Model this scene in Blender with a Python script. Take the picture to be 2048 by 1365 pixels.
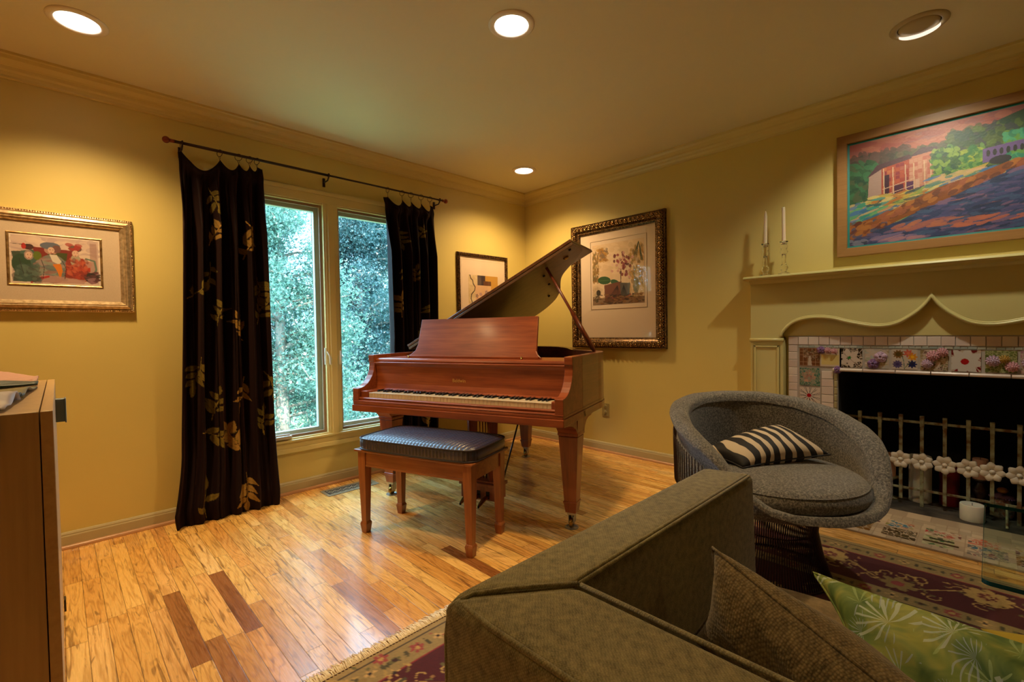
import bpy, bmesh, math, random
import numpy as np
from mathutils import Vector, Matrix
for o in list(bpy.data.objects): bpy.data.objects.remove(o, do_unlink=True)
scene = bpy.context.scene
COL = scene.collection
PI = math.pi
random.seed(7); rng = np.random.RandomState(7)

# ------------------------------------------------------------------ camera
CAMP = (-3.44209988, -3.32035338, 1.08231718)
yaw, pitch, roll = 0.799111776, -0.0225586885, -0.017073888
fv = Vector((math.cos(pitch)*math.cos(yaw), math.cos(pitch)*math.sin(yaw), math.sin(pitch)))
rv = Vector((math.sin(yaw), -math.cos(yaw), 0)); uv = rv.cross(fv)
r2 = rv*math.cos(roll)+uv*math.sin(roll); u2 = -rv*math.sin(roll)+uv*math.cos(roll)
cam = bpy.data.cameras.new('camera'); camo = bpy.data.objects.new('camera', cam); COL.objects.link(camo)
M = Matrix((r2, u2, -fv)).transposed().to_4x4(); M.translation = Vector(CAMP)
camo.matrix_world = M
cam.sensor_width = 36; cam.lens = 934.0985/2048*36; cam.clip_start = 0.02; cam.clip_end = 200
scene.camera = camo

# ------------------------------------------------------------------ world, sun, exposure
scene.view_settings.view_transform = 'Standard'; scene.view_settings.look = 'None'
scene.view_settings.gamma = 1; scene.view_settings.exposure = 0.0
scene.view_settings.use_curve_mapping = False
wd = bpy.data.worlds.new('sky'); scene.world = wd; wd.use_nodes = True
bg = wd.node_tree.nodes['Background']
bg.inputs[0].default_value = (0.44, 0.71, 1.0, 1); bg.inputs[1].default_value = 17.0
def add_light(kind, name, loc, energy, color, **kw):
    l = bpy.data.lights.new(name, kind); l.energy = energy; l.color = color
    for k, v in kw.items(): setattr(l, k, v)
    o = bpy.data.objects.new(name, l); COL.objects.link(o); o.location = loc
    return o
sun = add_light('SUN', 'sun', (0, -4, 12), 24, (1.0, .93, .85), angle=0.009)
sun.rotation_euler = Vector((0.5, 1.0, -1.25)).to_track_quat('-Z', 'Y').to_euler()
# window portal guides sky light through the two casements
po = add_light('AREA', 'window_portal', (-2.02, 0.12, 1.18), 1, (1, 1, 1), shape='RECTANGLE', size=1.4, size_y=1.75)
po.data.cycles.is_portal = True
po.rotation_euler = (math.radians(-90), 0, 0)
WARM = (1.0, 0.67, 0.31)
DOWN = [(-3.342, -0.579, 126), (-1.958, -1.826, 108), (-0.565, -0.544, 105), (-3.32, -3.15, 11), (-1.96, -4.9, 25), (-4.9, -1.83, 60), (-4.9, -4.9, 20)]
for i, (x, y, e) in enumerate(DOWN):
    add_light('SPOT', 'downlight_beam', (x, y, 2.425), e, WARM, spot_size=math.radians(142 if i == 2 else 128), spot_blend=0.85, shadow_soft_size=0.06)
ey = add_light('SPOT', 'eyeball_beam', (-0.62, -3.09, 2.40), 40, (1.0, .93, .72), spot_size=math.radians(120), spot_blend=0.6, shadow_soft_size=0.035)
ey.rotation_euler = Vector((0.30, 0.0, -1)).to_track_quat('-Z', 'Y').to_euler()

# ------------------------------------------------------------------ material helpers
def lin(c):
    c = c/255.0
    return c/12.92 if c <= .04045 else ((c+.055)/1.055)**2.4
def rgb(r, g, b): return (lin(r), lin(g), lin(b), 1)
class NT:
    def __init__(s, name):
        s.m = bpy.data.materials.new(name); s.m.use_nodes = True; s.t = s.m.node_tree
        s.b = s.t.nodes['Principled BSDF']; s.out = s.t.nodes['Material Output']
    def n(s, typ, **kw):
        nd = s.t.nodes.new(typ)
        for k, v in kw.items():
            if k.startswith('i_'): nd.inputs[int(k[2:])].default_value = v
            else: setattr(nd, k, v)
        return nd
    def l(s, a, b): s.t.links.new(a, b)
    def math(s, op, a, b=None, c=None):
        nd = s.n('ShaderNodeMath', operation=op)
        for i, v in enumerate((a, b, c)):
            if v is None: continue
            if isinstance(v, (int, float)): nd.inputs[i].default_value = v
            else: s.l(v, nd.inputs[i])
        return nd.outputs[0]
    def mix(s, f, a, b, bt='MIX'):
        nd = s.n('ShaderNodeMix', data_type='RGBA', blend_type=bt)
        for i, v in ((0, f), (6, a), (7, b)):
            if isinstance(v, (int, float)): nd.inputs[i].default_value = v
            elif isinstance(v, tuple): nd.inputs[i].default_value = v
            else: s.l(v, nd.inputs[i])
        return nd.outputs[2]
    def ramp(s, f, stops):
        nd = s.n('ShaderNodeValToRGB'); e = nd.color_ramp.elements
        while len(e) < len(stops): e.new(0.5)
        for el, (p, c) in zip(e, stops): el.position = p; el.color = c
        s.l(f, nd.inputs[0]); return nd.outputs[0]
    def coord(s, kind='Object'): return s.n('ShaderNodeTexCoord').outputs[kind]
    def mapping(s, v, scale=(1, 1, 1), rot=(0, 0, 0), loc=(0, 0, 0)):
        m = s.n('ShaderNodeMapping'); s.l(v, m.inputs[0]); m.inputs[3].default_value = scale; m.inputs[2].default_value = rot; m.inputs[1].default_value = loc
        return m.outputs[0]
    def noise(s, v, scale, detail=3, rough=.5, dist=0):
        n = s.n('ShaderNodeTexNoise'); s.l(v, n.inputs['Vector']); n.inputs['Scale'].default_value = scale
        n.inputs['Detail'].default_value = detail; n.inputs['Roughness'].default_value = rough; n.inputs['Distortion'].default_value = dist
        return n.outputs[0]
    def bump(s, h, st=.3, d=.002):
        b = s.n('ShaderNodeBump'); s.l(h, b.inputs['Height']); b.inputs['Strength'].default_value = st; b.inputs['Distance'].default_value = d
        s.l(b.outputs[0], s.b.inputs['Normal'])
    def set(s, **kw):
        mp = dict(color='Base Color', rough='Roughness', metal='Metallic', spec='Specular IOR Level', coat='Coat Weight', sheen='Sheen Weight', trans='Transmission Weight', ior='IOR', sheenr='Sheen Roughness', coatr='Coat Roughness', sheent='Sheen Tint', sub='Subsurface Weight')
        for k, v in kw.items():
            i = s.b.inputs[mp[k]]
            if isinstance(v, (int, float, tuple)): i.default_value = v
            else: s.l(v, i)
        return s
def plain(name, col, rough=.5, **kw):
    t = NT(name); t.set(color=col, rough=rough, **kw); return t.m
def paint_mat(name, col, rough=.55, var=.04, bs=120, bst=.08):
    t = NT(name); c = t.coord()
    n = t.noise(c, 2.5, 3)
    dark = tuple(x*(1-var*2) for x in col[:3])+(1,)
    t.set(color=t.mix(n, dark, col), rough=rough); t.bump(t.noise(c, bs, 2), bst, .001)
    return t.m
def wood(name, stops, axis=0, scale=1.0, rough=.3, coat=.3, stripes=True):
    """grain running along local axis (0=x,1=y,2=z)"""
    t = NT(name); c = t.coord()
    sc = [38*scale]*3; sc[axis] = 1.6*scale
    v = t.mapping(c, tuple(sc))
    n1 = t.noise(v, 1.0, 5, .6, .6)
    sc2 = [150*scale]*3; sc2[axis] = 9*scale
    n2 = t.noise(t.mapping(c, tuple(sc2)), 1.0, 2)
    f = t.math('MULTIPLY_ADD', n2, .35, t.math('MULTIPLY', n1, .75))
    if stripes:
        sc3 = [9*scale]*3; sc3[axis] = 2.2*scale
        n3 = t.noise(t.mapping(c, tuple(sc3)), 2.0, 2)
        f = t.math('MULTIPLY_ADD', n3, .35, t.math('MULTIPLY', f, .72))
    t.set(color=t.ramp(f, stops), rough=rough, coat=coat, coatr=.15)
    t.bump(n2, .06, .0005)
    return t.m
def vcol_mat(name, rough=.6, bumpscale=0, bst=.2, bd=.001, **kw):
    t = NT(name); a = t.n('ShaderNodeVertexColor'); a.layer_name = 'Col'
    t.set(color=a.outputs[0], rough=rough, **kw)
    if bumpscale: t.bump(t.noise(t.coord(), bumpscale, 3), bst, bd)
    return t.m

# ------------------------------------------------------------------ geometry helpers
class MB:
    def __init__(s): s.v = []; s.f = []; s.sm = []
    def add(s, vs, fs, smooth=False):
        o = len(s.v); s.v += [tuple(v) for v in vs]; s.f += [tuple(i+o for i in f) for f in fs]; s.sm += [smooth]*len(fs); return s
    def box(s, a, b, fn=None):
        x0, y0, z0 = a; x1, y1, z1 = b
        vs = [(x0, y0, z0), (x1, y0, z0), (x1, y1, z0), (x0, y1, z0), (x0, y0, z1), (x1, y0, z1), (x1, y1, z1), (x0, y1, z1)]
        if fn: vs = [fn(v) for v in vs]
        return s.add(vs, [(0, 3, 2, 1), (4, 5, 6, 7), (0, 1, 5, 4), (1, 2, 6, 5), (2, 3, 7, 6), (3, 0, 4, 7)])
    def prism(s, poly, lo, hi, fn, smooth=False):
        """poly list of (a,b); fn(a,b,h)->xyz; capped"""
        n = len(poly)
        s.add([fn(a, b, lo) for a, b in poly]+[fn(a, b, hi) for a, b in poly],
              [tuple(range(n-1, -1, -1)), tuple(range(n, 2*n))])
        s.add([fn(a, b, lo) for a, b in poly]+[fn(a, b, hi) for a, b in poly],
              [(i, (i+1) % n, n+(i+1) % n, n+i) for i in range(n)], smooth)
        return s
    def lathe(s, prof, c=(0, 0, 0), seg=24, smooth=True, fn=None, sx=1, sy=1):
        vs = []; fs = []; n = len(prof)
        for k in range(seg):
            a = 2*PI*k/seg
            for r, z in prof:
                p = (c[0]+r*math.cos(a)*sx, c[1]+r*math.sin(a)*sy, c[2]+z); vs.append(fn(p) if fn else p)
        for k in range(seg):
            k2 = (k+1) % seg
            for i in range(n-1): fs.append((k*n+i, k2*n+i, k2*n+i+1, k*n+i+1))
        s.add(vs, fs, smooth)
        for i in (0, n-1):
            if prof[i][0] > 1e-6:
                ring = [k*n+i for k in range(seg)]
                s.add([vs[j] for j in ring], [tuple(range(seg))[::(-1 if i == 0 else 1)]], False)
        return s
    def tube(s, pts, r, seg=8, closed=False, caps=True, flat=1.0):
        P = [Vector(p) for p in pts]; n = len(P); vs = []; fs = []
        rr = r if isinstance(r, (list, tuple)) else [r]*n
        up = None
        for i in range(n):
            if closed: t = P[(i+1) % n]-P[i-1]
            else: t = P[min(i+1, n-1)]-P[max(i-1, 0)]
            t.normalize()
            if up is None:
                up = Vector((0, 0, 1)) if abs(t.z) < .9 else Vector((1, 0, 0))
            a = t.cross(up)
            if a.length < 1e-6: a = t.orthogonal()
            a.normalize(); b = a.cross(t).normalized(); up = b
            for k in range(seg):
                th = 2*PI*k/seg
                vs.append(P[i]+a*(math.cos(th)*rr[i])+b*(math.sin(th)*rr[i]*flat))
        m = n if closed else n-1
        for i in range(m):
            j = (i+1) % n
            for k in range(seg):
                k2 = (k+1) % seg; fs.append((i*seg+k, i*seg+k2, j*seg+k2, j*seg+k))
        if not closed and caps: fs.append(tuple(range(seg))[::-1]); fs.append(tuple((n-1)*seg+k for k in range(seg)))
        return s.add(vs, fs, True)
    def grid(s, fn, nu, nv, closeu=False, closev=False, smooth=True, flip=False):
        vs = [fn(i/(nu if closeu else nu-1), j/(nv if closev else nv-1)) for i in range(nu) for j in range(nv)]
        fs = []
        for i in range(nu if closeu else nu-1):
            for j in range(nv if closev else nv-1):
                i2 = (i+1) % nu; j2 = (j+1) % nv
                q = (i*nv+j, i2*nv+j, i2*nv+j2, i*nv+j2); fs.append(q[::-1] if flip else q)
        return s.add(vs, fs, smooth)
    def torus(s, c, R, r, axis='z', seg=24, ts=8):
        pts = []
        for k in range(seg):
            a = 2*PI*k/seg; ca, sa = R*math.cos(a), R*math.sin(a)
            d = {'z': (ca, sa, 0), 'x': (0, ca, sa), 'y': (ca, 0, sa)}[axis]
            pts.append((c[0]+d[0], c[1]+d[1], c[2]+d[2]))
        return s.tube(pts, r, ts, closed=True)
    def ball(s, c, r, seg=16, rings=8, sc=(1, 1, 1)):
        vs = [(c[0], c[1], c[2]-r*sc[2])]; fs = []
        for j in range(1, rings):
            ph = -PI/2+PI*j/rings
            for k in range(seg):
                a = 2*PI*k/seg
                vs.append((c[0]+r*math.cos(ph)*math.cos(a)*sc[0], c[1]+r*math.cos(ph)*math.sin(a)*sc[1], c[2]+r*math.sin(ph)*sc[2]))
        vs.append((c[0], c[1], c[2]+r*sc[2])); T = len(vs)-1
        for k in range(seg):
            k2 = (k+1) % seg
            fs.append((0, 1+k2, 1+k)); fs.append((T, T-seg+k, T-seg+k2))
            for j in range(rings-2): a = 1+j*seg; fs.append((a+k, a+k2, a+seg+k2, a+seg+k))
        return s.add(vs, fs, True)
    def build(s, name, mat, parent=None, bevel=0, seg=2, sub=0, solid=0, loc=None, autosm=False):
        me = bpy.data.meshes.new(name); me.from_pydata(s.v, [], s.f)
        me.polygons.foreach_set('use_smooth', s.sm)
        bm = bmesh.new(); bm.from_mesh(me); bmesh.ops.remove_doubles(bm, verts=bm.verts, dist=1e-6)
        bmesh.ops.recalc_face_normals(bm, faces=bm.faces); bm.to_mesh(me); bm.free()
        me.materials.append(mat); o = bpy.data.objects.new(name, me); COL.objects.link(o)
        if parent: o.parent = parent
        if loc: o.location = loc
        if solid:
            md = o.modifiers.new('solid', 'SOLIDIFY'); md.thickness = solid; md.offset = 0
        if bevel:
            md = o.modifiers.new('bevel', 'BEVEL'); md.width = bevel; md.segments = seg; md.limit_method = 'ANGLE'; md.angle_limit = math.radians(40)
            md.harden_normals = False
        if sub:
            md = o.modifiers.new('sub', 'SUBSURF'); md.levels = sub; md.render_levels = sub
        return o
def thing(name, label, cat, loc=(0, 0, 0), rz=0, group=None):
    o = bpy.data.objects.new(name, None); COL.objects.link(o); o.location = loc; o.rotation_euler = (0, 0, rz)
    o.empty_display_size = .1
    o['label'] = label; o['category'] = cat
    if group: o['group'] = group
    return o
def tag(o, label, cat, group=None, kind=None):
    o['label'] = label; o['category'] = cat
    if group: o['group'] = group
    if kind: o['kind'] = kind
    return o
def struct(o): o['kind'] = 'structure'; return o
def copy_tree(o, parent=None):
    c = o.copy(); COL.objects.link(c)
    if parent: c.parent = parent
    for ch in list(o.children): copy_tree(ch, c)
    return c

# ------------------------------------------------------------------ raster painting
class Cv:
    """small colour canvas; x right, y down, unit square coordinates times aspect"""
    def __init__(s, w, h, W, H, bg):
        s.w, s.h = w, h; s.W, s.H = W, H
        s.a = np.zeros((h, w, 3)); s.a[:] = np.array([lin(c) for c in bg])
        s.X, s.Y = np.meshgrid((np.arange(w)+.5)/w*W, (np.arange(h)+.5)/h*H)
    def c(s, col): return np.array([lin(x) for x in col])
    def put(s, m, col, al=1.0, jit=0):
        col = s.c(col)
        if jit: colv = col*(1+jit*(rng.rand(m.sum(), 1)-.5)*2)
        else: colv = col
        s.a[m] = s.a[m]*(1-al)+colv*al
    def _win(s, x0, y0, x1, y1):
        i0 = max(0, int(y0/s.H*s.h)-1); i1 = min(s.h, int(y1/s.H*s.h)+2); j0 = max(0, int(x0/s.W*s.w)-1); j1 = min(s.w, int(x1/s.W*s.w)+2)
        return slice(i0, max(i0, i1)), slice(j0, max(j0, j1))
    def rect(s, x0, y0, x1, y1, col, al=1, jit=0): s.poly([(x0, y0), (x1, y0), (x1, y1), (x0, y1)], col, al, jit)
    def poly(s, P, col, al=1, jit=0):
        xs = [p[0] for p in P]; ys = [p[1] for p in P]; w = s._win(min(xs), min(ys), max(xs), max(ys))
        X, Y = s.X[w], s.Y[w]
        if X.size == 0: return
        m = np.zeros(X.shape, bool); n = len(P)
        for i in range(n):
            x1, y1 = P[i]; x2, y2 = P[(i+1) % n]
            if y1 == y2: continue
            cnd = ((y1 > Y) != (y2 > Y)) & (X < (x2-x1)*(Y-y1)/(y2-y1)+x1); m ^= cnd
        M = np.zeros((s.h, s.w), bool); M[w] = m; s.put(M, col, al, jit)
    def ell(s, cx, cy, rx, ry, col, al=1, ang=0, jit=0):
        R = max(rx, ry); w = s._win(cx-R, cy-R, cx+R, cy+R); X, Y = s.X[w]-cx, s.Y[w]-cy
        if X.size == 0: return
        c, q = math.cos(ang), math.sin(ang)
        m = ((X*c+Y*q)/rx)**2+((-X*q+Y*c)/ry)**2 <= 1
        M = np.zeros((s.h, s.w), bool); M[w] = m; s.put(M, col, al, jit)
    def line(s, pts, wd, col, al=1):
        for (x1, y1), (x2, y2) in zip(pts[:-1], pts[1:]):
            w = s._win(min(x1, x2)-wd, min(y1, y2)-wd, max(x1, x2)+wd, max(y1, y2)+wd); X, Y = s.X[w], s.Y[w]
            if X.size == 0: continue
            dx, dy = x2-x1, y2-y1; L = dx*dx+dy*dy+1e-12
            t = np.clip(((X-x1)*dx+(Y-y1)*dy)/L, 0, 1)
            m = (X-x1-t*dx)**2+(Y-y1-t*dy)**2 <= (wd/2)**2
            M = np.zeros((s.h, s.w), bool); M[w] = m; s.put(M, col, al)
    def daubs(s, x0, y0, x1, y1, cols, n, L, wd, ang=0, spread=.4, al=.8):
        for _ in range(n):
            x = random.uniform(x0, x1); y = random.uniform(y0, y1); a = ang+random.uniform(-spread, spread)
            s.ell(x, y, L*random.uniform(.5, 1.3), wd*random.uniform(.6, 1.3), random.choice(cols), al, a)
    def leaf(s, x, y, L, wd, ang, col, al=1, vein=None):
        c, q = math.cos(ang), math.sin(ang); P = []
        N = 9
        for sd in (1, -1):
            for i in range(N):
                t = i/(N-1) if sd == 1 else 1-i/(N-1)
                b = wd*math.sin(PI*t**.8)*sd*.5*(1-.15*t)
                P.append((x+(L*t)*c-b*q, y+(L*t)*q+b*c))
        s.poly(P, col, al)
        if vein: s.line([(x, y), (x+L*.9*c, y+L*.9*q)], vein[1], vein[0], .8)
def raster_obj(name, cv, fn, mat, parent=None):
    """fn(X,Y)->(x,y,z) arrays, canvas metres to space"""
    X = np.linspace(0, cv.W, cv.w)[None, :].repeat(cv.h, 0); Y = np.linspace(0, cv.H, cv.h)[:, None].repeat(cv.w, 1)
    x, y, z = fn(X, Y); co = np.stack([x+0*X, y+0*X, z+0*X], -1).reshape(-1, 3)
    h, w = cv.h, cv.w
    idx = np.arange(h*w).reshape(h, w)
    q = np.stack([idx[:-1, :-1], idx[1:, :-1], idx[1:, 1:], idx[:-1, 1:]], -1).reshape(-1, 4)
    me = bpy.data.meshes.new(name); me.vertices.add(len(co)); me.vertices.foreach_set('co', co.ravel())
    me.loops.add(q.size); me.loops.foreach_set('vertex_index', q.ravel().astype(np.int32))
    me.polygons.add(len(q)); me.polygons.foreach_set('loop_start', np.arange(0, q.size, 4, dtype=np.int32)); me.polygons.foreach_set('loop_total', np.full(len(q), 4, np.int32))
    me.polygons.foreach_set('use_smooth', np.ones(len(q), bool))
    me.update(calc_edges=True)
    ca = me.color_attributes.new('Col', 'FLOAT_COLOR', 'POINT')
    ca.data.foreach_set('color', np.concatenate([np.clip(cv.a.reshape(-1, 3), 0, 1), np.ones((h*w, 1))], 1).ravel().astype(np.float32))
    me.materials.append(mat); o = bpy.data.objects.new(name, me); COL.objects.link(o)
    if parent: o.parent = parent
    return o
# ------------------------------------------------------------------ setting
H = 2.44; XL = -6.2; YF = -7.0
m_wall = paint_mat('wall_paint', (0.72, 0.58, 0.19, 1), .5)
m_trim = paint_mat('trim_paint', (0.72, 0.60, 0.26, 1), .32, .02)
m_ceil = paint_mat('ceiling_paint', (0.80, 0.73, 0.55, 1), .6, .02)
m_mantel = paint_mat('mantel_paint', (0.66, 0.58, 0.24, 1), .3, .02)
def floor_mat():
    t = NT('oak_planks'); c = t.coord(); sx = t.n('ShaderNodeSeparateXYZ'); t.l(c, sx.inputs[0])
    x = t.math('DIVIDE', sx.outputs[0], .0585); row = t.math('FLOOR', x)
    def wn(*ins):
        cx = t.n('ShaderNodeCombineXYZ')
        for i, v in enumerate(ins):
            if isinstance(v, (int, float)): cx.inputs[i].default_value = v
            else: t.l(v, cx.inputs[i])
        w = t.n('ShaderNodeTexWhiteNoise'); t.l(cx.outputs[0], w.inputs['Vector']); return w
    r1 = wn(row, 3.3); r2_ = wn(row, 8.7)
    ln = t.math('MULTIPLY_ADD', r2_.outputs[0], .45, .40)
    y = t.math('ADD', t.math('DIVIDE', sx.outputs[1], ln), t.math('MULTIPLY', r1.outputs[0], 17))
    colm = t.math('FLOOR', y); idn = wn(row, colm, 1.7); id2 = wn(row, colm, 5.1)
    fx = t.math('FRACT', x); fy = t.math('FRACT', y)
    ex = t.math('MULTIPLY', t.math('MINIMUM', fx, t.math('SUBTRACT', 1, fx)), .0585)
    eyy = t.math('MULTIPLY', t.math('MINIMUM', fy, t.math('SUBTRACT', 1, fy)), ln)
    e = t.math('MINIMUM', ex, eyy)
    gap = t.math('SUBTRACT', 1, t.math('SMOOTH_MIN', t.math('DIVIDE', e, .0017), 1, .2))
    gap = t.math('MAXIMUM', gap, 0)
    # grain coordinates shift from board to board
    sh = t.n('ShaderNodeVectorMath', operation='MULTIPLY_ADD'); t.l(idn.outputs[1], sh.inputs[0]); sh.inputs[1].default_value = (31, 47, 0); t.l(c, sh.inputs[2])
    g1 = t.noise(t.mapping(sh.outputs[0], (13, 1.5, 1)), 1.0, 3, .45, .7)
    wv = t.n('ShaderNodeMath', operation='SINE'); t.l(t.math('MULTIPLY', g1, 70), wv.inputs[0])
    g2 = t.noise(t.mapping(sh.outputs[0], (220, 10, 1)), 1.0, 2)
    kn = t.noise(t.mapping(sh.outputs[0], (20, 3.6, 1)), 1.0, 3, .6, 2.2)
    knot = t.ramp(kn, [(.635, (0, 0, 0, 1)), (.70, (1, 1, 1, 1))])
    base = t.ramp(idn.outputs[0], [(0, (.30, .11, .03, 1)), (.07, (.60, .28, .065, 1)), (.2, (.92, .56, .16, 1)), (.38, (.74, .37, .085, 1)), (.55, (.97, .62, .20, 1)), (.7, (.80, .40, .10, 1)), (.85, (1.0, .66, .24, 1)), (1, (.68, .31, .075, 1))])
    dk = t.math('MULTIPLY_ADD', t.math('POWER', t.math('MULTIPLY_ADD', wv.outputs[0], .5, .5), 3.0), -.26, t.math('MULTIPLY_ADD', g2, .38, .76))
    b2 = t.mix(1.0, base, t.ramp(dk, [(.5, (.58, .46, .34, 1)), (.95, (1.06, 1.06, 1.06, 1))]), 'MULTIPLY')
    b3 = t.mix(t.math('MULTIPLY', knot, .6), b2, (.10, .04, .014, 1))
    stk = t.ramp(t.noise(t.mapping(sh.outputs[0], (48, 2.6, 1)), 1.0, 2, .5, 1.5), [(.60, (0, 0, 0, 1)), (.67, (1, 1, 1, 1))])
    b3 = t.mix(t.math('MULTIPLY', stk, .6), b3, (.16, .06, .016, 1))
    b4 = t.mix(t.math('MULTIPLY', gap, .85), b3, (.06, .022, .008, 1))
    t.set(color=b4, rough=t.math('MULTIPLY_ADD', g2, .14, .20), coat=.3, coatr=.12)
    t.bump(t.math('SUBTRACT', t.math('MULTIPLY', g2, .12), gap), .35, .0012)
    return t.m
m_floor = floor_mat()
struct(MB().box((XL, YF, -.08), (0, 0, 0)).build('floor', m_floor))
struct(MB().box((XL-.15, YF-.3, H), (.9, .2, H+.1)).build('ceiling', m_ceil))
WX0, WX1, WZ0, WZ1 = -2.70, -1.335, .365, 2.005
b = MB()
b.box((XL, 0, -.08), (WX0, .14, H)); b.box((WX1, 0, -.08), (.14, .14, H)); b.box((WX0, 0, -.08), (WX1, .14, WZ0)); b.box((WX0, 0, WZ1), (WX1, .14, H))
struct(b.build('wall_back', m_wall))
FY0, FY1, FZ = -3.525, -2.663, .80
b = MB()
b.box((0, YF, -.08), (.14, FY0, H)); b.box((0, FY1, -.08), (.14, 0, H)); b.box((0, FY0, FZ), (.14, FY1, H))
struct(b.build('wall_right', m_wall))
struct(MB().box((XL-.14, YF, -.08), (XL, .14, H)).build('wall_left', m_wall))
struct(MB().box((XL-.14, YF-.14, -.08), (.14, YF, H)).build('wall_front', m_wall))
# crown moulding: profile (distance from wall, below ceiling)
CP = [(0, 0), (.085, 0), (.085, .012), (.078, .016), (.070, .030), (.050, .046), (.036, .052), (.030, .066), (.020, .074), (.014, .088), (.014, .098), (.006, .102), (.0, .102)]
b = MB().prism(CP, XL, 0, lambda a, c, h: (h if h < -1 else -a, -a, H-c)); struct(b.build('trim_1', m_trim))
b = MB().prism(CP, YF, 0, lambda a, c, h: (-a, h if h < -1 else -a, H-c)); struct(b.build('trim_2', m_trim))
BP = [(0, 0), (.014, 0), (.014, .062), (.011, .068), (.011, .074), (.006, .082), (.0, .084)]
SP = [(.0, 0), (.030, 0), (.0295, .006), (.026, .013), (.021, .017), (.014, .019), (0, .019)]
m_shoe = wood('shoe_wood', [(0, (.35, .15, .06, 1)), (1, (.62, .33, .15, 1))], 0, 1, .35)
m_base = paint_mat('baseboard_paint', (0.50, 0.43, 0.25, 1), .35, .02)
struct(MB().prism(BP, XL, 0, lambda a, c, h: (h if h < -1 else -a, -a, c)).build('baseboard_back', m_base))
struct(MB().prism(BP, -2.15, 0, lambda a, c, h: (-a, h if h < -1 else -a, c)).build('baseboard_right', m_base))
struct(MB().prism(SP, XL, 0, lambda a, c, h: (h if h < -1 else -a, -a, c)).build('trim_3', m_shoe))
struct(MB().prism(SP, -2.15, 0, lambda a, c, h: (-a, h if h < -1 else -a, c)).build('trim_4', m_shoe))

# ------------------------------------------------------------------ window
m_frame = plain('bronze_frame', rgb(150, 118, 92), .4)
m_sash = plain('sash_outer', rgb(190, 200, 190), .4)
m_glass = NT('window_glass'); t = m_glass
fr = t.n('ShaderNodeFresnel'); fr.inputs[0].default_value = 1.5
gl = t.n('ShaderNodeBsdfGlossy'); gl.inputs['Roughness'].default_value = .01
tr = t.n('ShaderNodeBsdfTransparent'); tr.inputs[0].default_value = (.90, .97, .97, 1)
mx = t.n('ShaderNodeMixShader'); gb = t.n('ShaderNodeNewGeometry'); t.l(t.math('MULTIPLY', fr.outputs[0], t.math('SUBTRACT', 1, gb.outputs['Backfacing'])), mx.inputs[0]); t.l(tr.outputs[0], mx.inputs[1]); t.l(gl.outputs[0], mx.inputs[2]); t.l(mx.outputs[0], t.out.inputs[0])
m_glass = m_glass.m
# casing around the pair
b = MB()
def casing(b, x0, z0, x1, z1, w, y0, y1):
    b.box((x0-w, y1, z0-w), (x0, y0, z1+w)); b.box((x1, y1, z0-w), (x1+w, y0, z1+w)); b.box((x0, y1, z1), (x1, y0, z1+w)); b.box((x0, y1, z0-w), (x1, y0, z0))
casing(b, WX0, WZ0, WX1, WZ1, .085, 0, -.016); casing(b, WX0-.055, WZ0-.055, WX1+.055, WZ1+.055, .030, -.016, -.024)
b.box((WX0-.02, -.03, WZ0-.012), (WX1+.02, 0.0, WZ0+.002))
b.box((WX0, -.012, WZ0), (WX1, .10, WZ0+.012)); b.box((WX0, -.010, WZ1-.012), (WX1, .10, WZ1)); b.box((WX0, -.01, WZ0), (WX0+.012, .10, WZ1)); b.box((WX1-.012, -.01, WZ0), (WX1, .10, WZ1))
MX0, MX1 = -2.072, -1.966
b.box((MX0, -.016, WZ0), (MX1, .11, WZ1)); b.box((MX0+.03, -.028, WZ0), (MX1-.03, -.016, WZ1)); b.box((MX0+.012, -.021, WZ0), (MX1-.012, -.016, WZ1))
struct(b.build('trim_5', m_trim, bevel=.003))
m_white = plain('lock_white', rgb(205, 195, 180), .35)
for wi, (x0, x1) in enumerate(((WX0+.012, MX0), (MX1, WX1-.012))):
    b = MB()
    def ring(b, x0, z0, x1, z1, w, y0, y1):
        b.box((x0, y0, z0), (x0+w, y1, z1)); b.box((x1-w, y0, z0), (x1, y1, z1)); b.box((x0+w, y0, z0), (x1-w, y1, z0+w)); b.box((x0+w, y0, z1-w), (x1-w, y1, z1))
    z0, z1 = WZ0+.012, WZ1-.012
    ring(b, x0, z0, x1, z1, .018, .012, .03)
    w = struct(b.build('window_%d' % (wi+1), m_frame, bevel=.002))
    b = MB(); ring(b, x0, z0, x1, z1, .040, .055, .095); b.build('sash', m_sash, w, bevel=.003)
    MB().box((x0+.035, .072, z0+.035), (x1-.035, .077, z1-.035)).build('glass_pane', m_glass, w)
    # lock lever near the mullion
    xl = x1-.004 if wi == 0 else x0+.004; sg = 1 if wi == 0 else -1
    b = MB().box((xl-.012+.01*sg, -.010, .86), (xl+.012+.01*sg, .012, .98)).tube([(xl+.01*sg, -.016, .955), (xl+.02*sg, -.035, .92), (xl+.022*sg, -.04, .86)], .006, 8)
    b.build('lock_lever', m_white, w, bevel=.003)
    # crank operator on the sill
    cx = -2.40 if wi == 0 else -1.50
    b = MB().box((cx-.075, -.030, WZ0+.013), (cx+.075, .012, WZ0+.034)).tube([(cx-.06, -.022, WZ0+.034), (cx-.02, -.032, WZ0+.045), (cx+.06, -.032, WZ0+.043)], .007, 8)
    b.build('crank_operator', m_white, w, bevel=.004)

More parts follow.
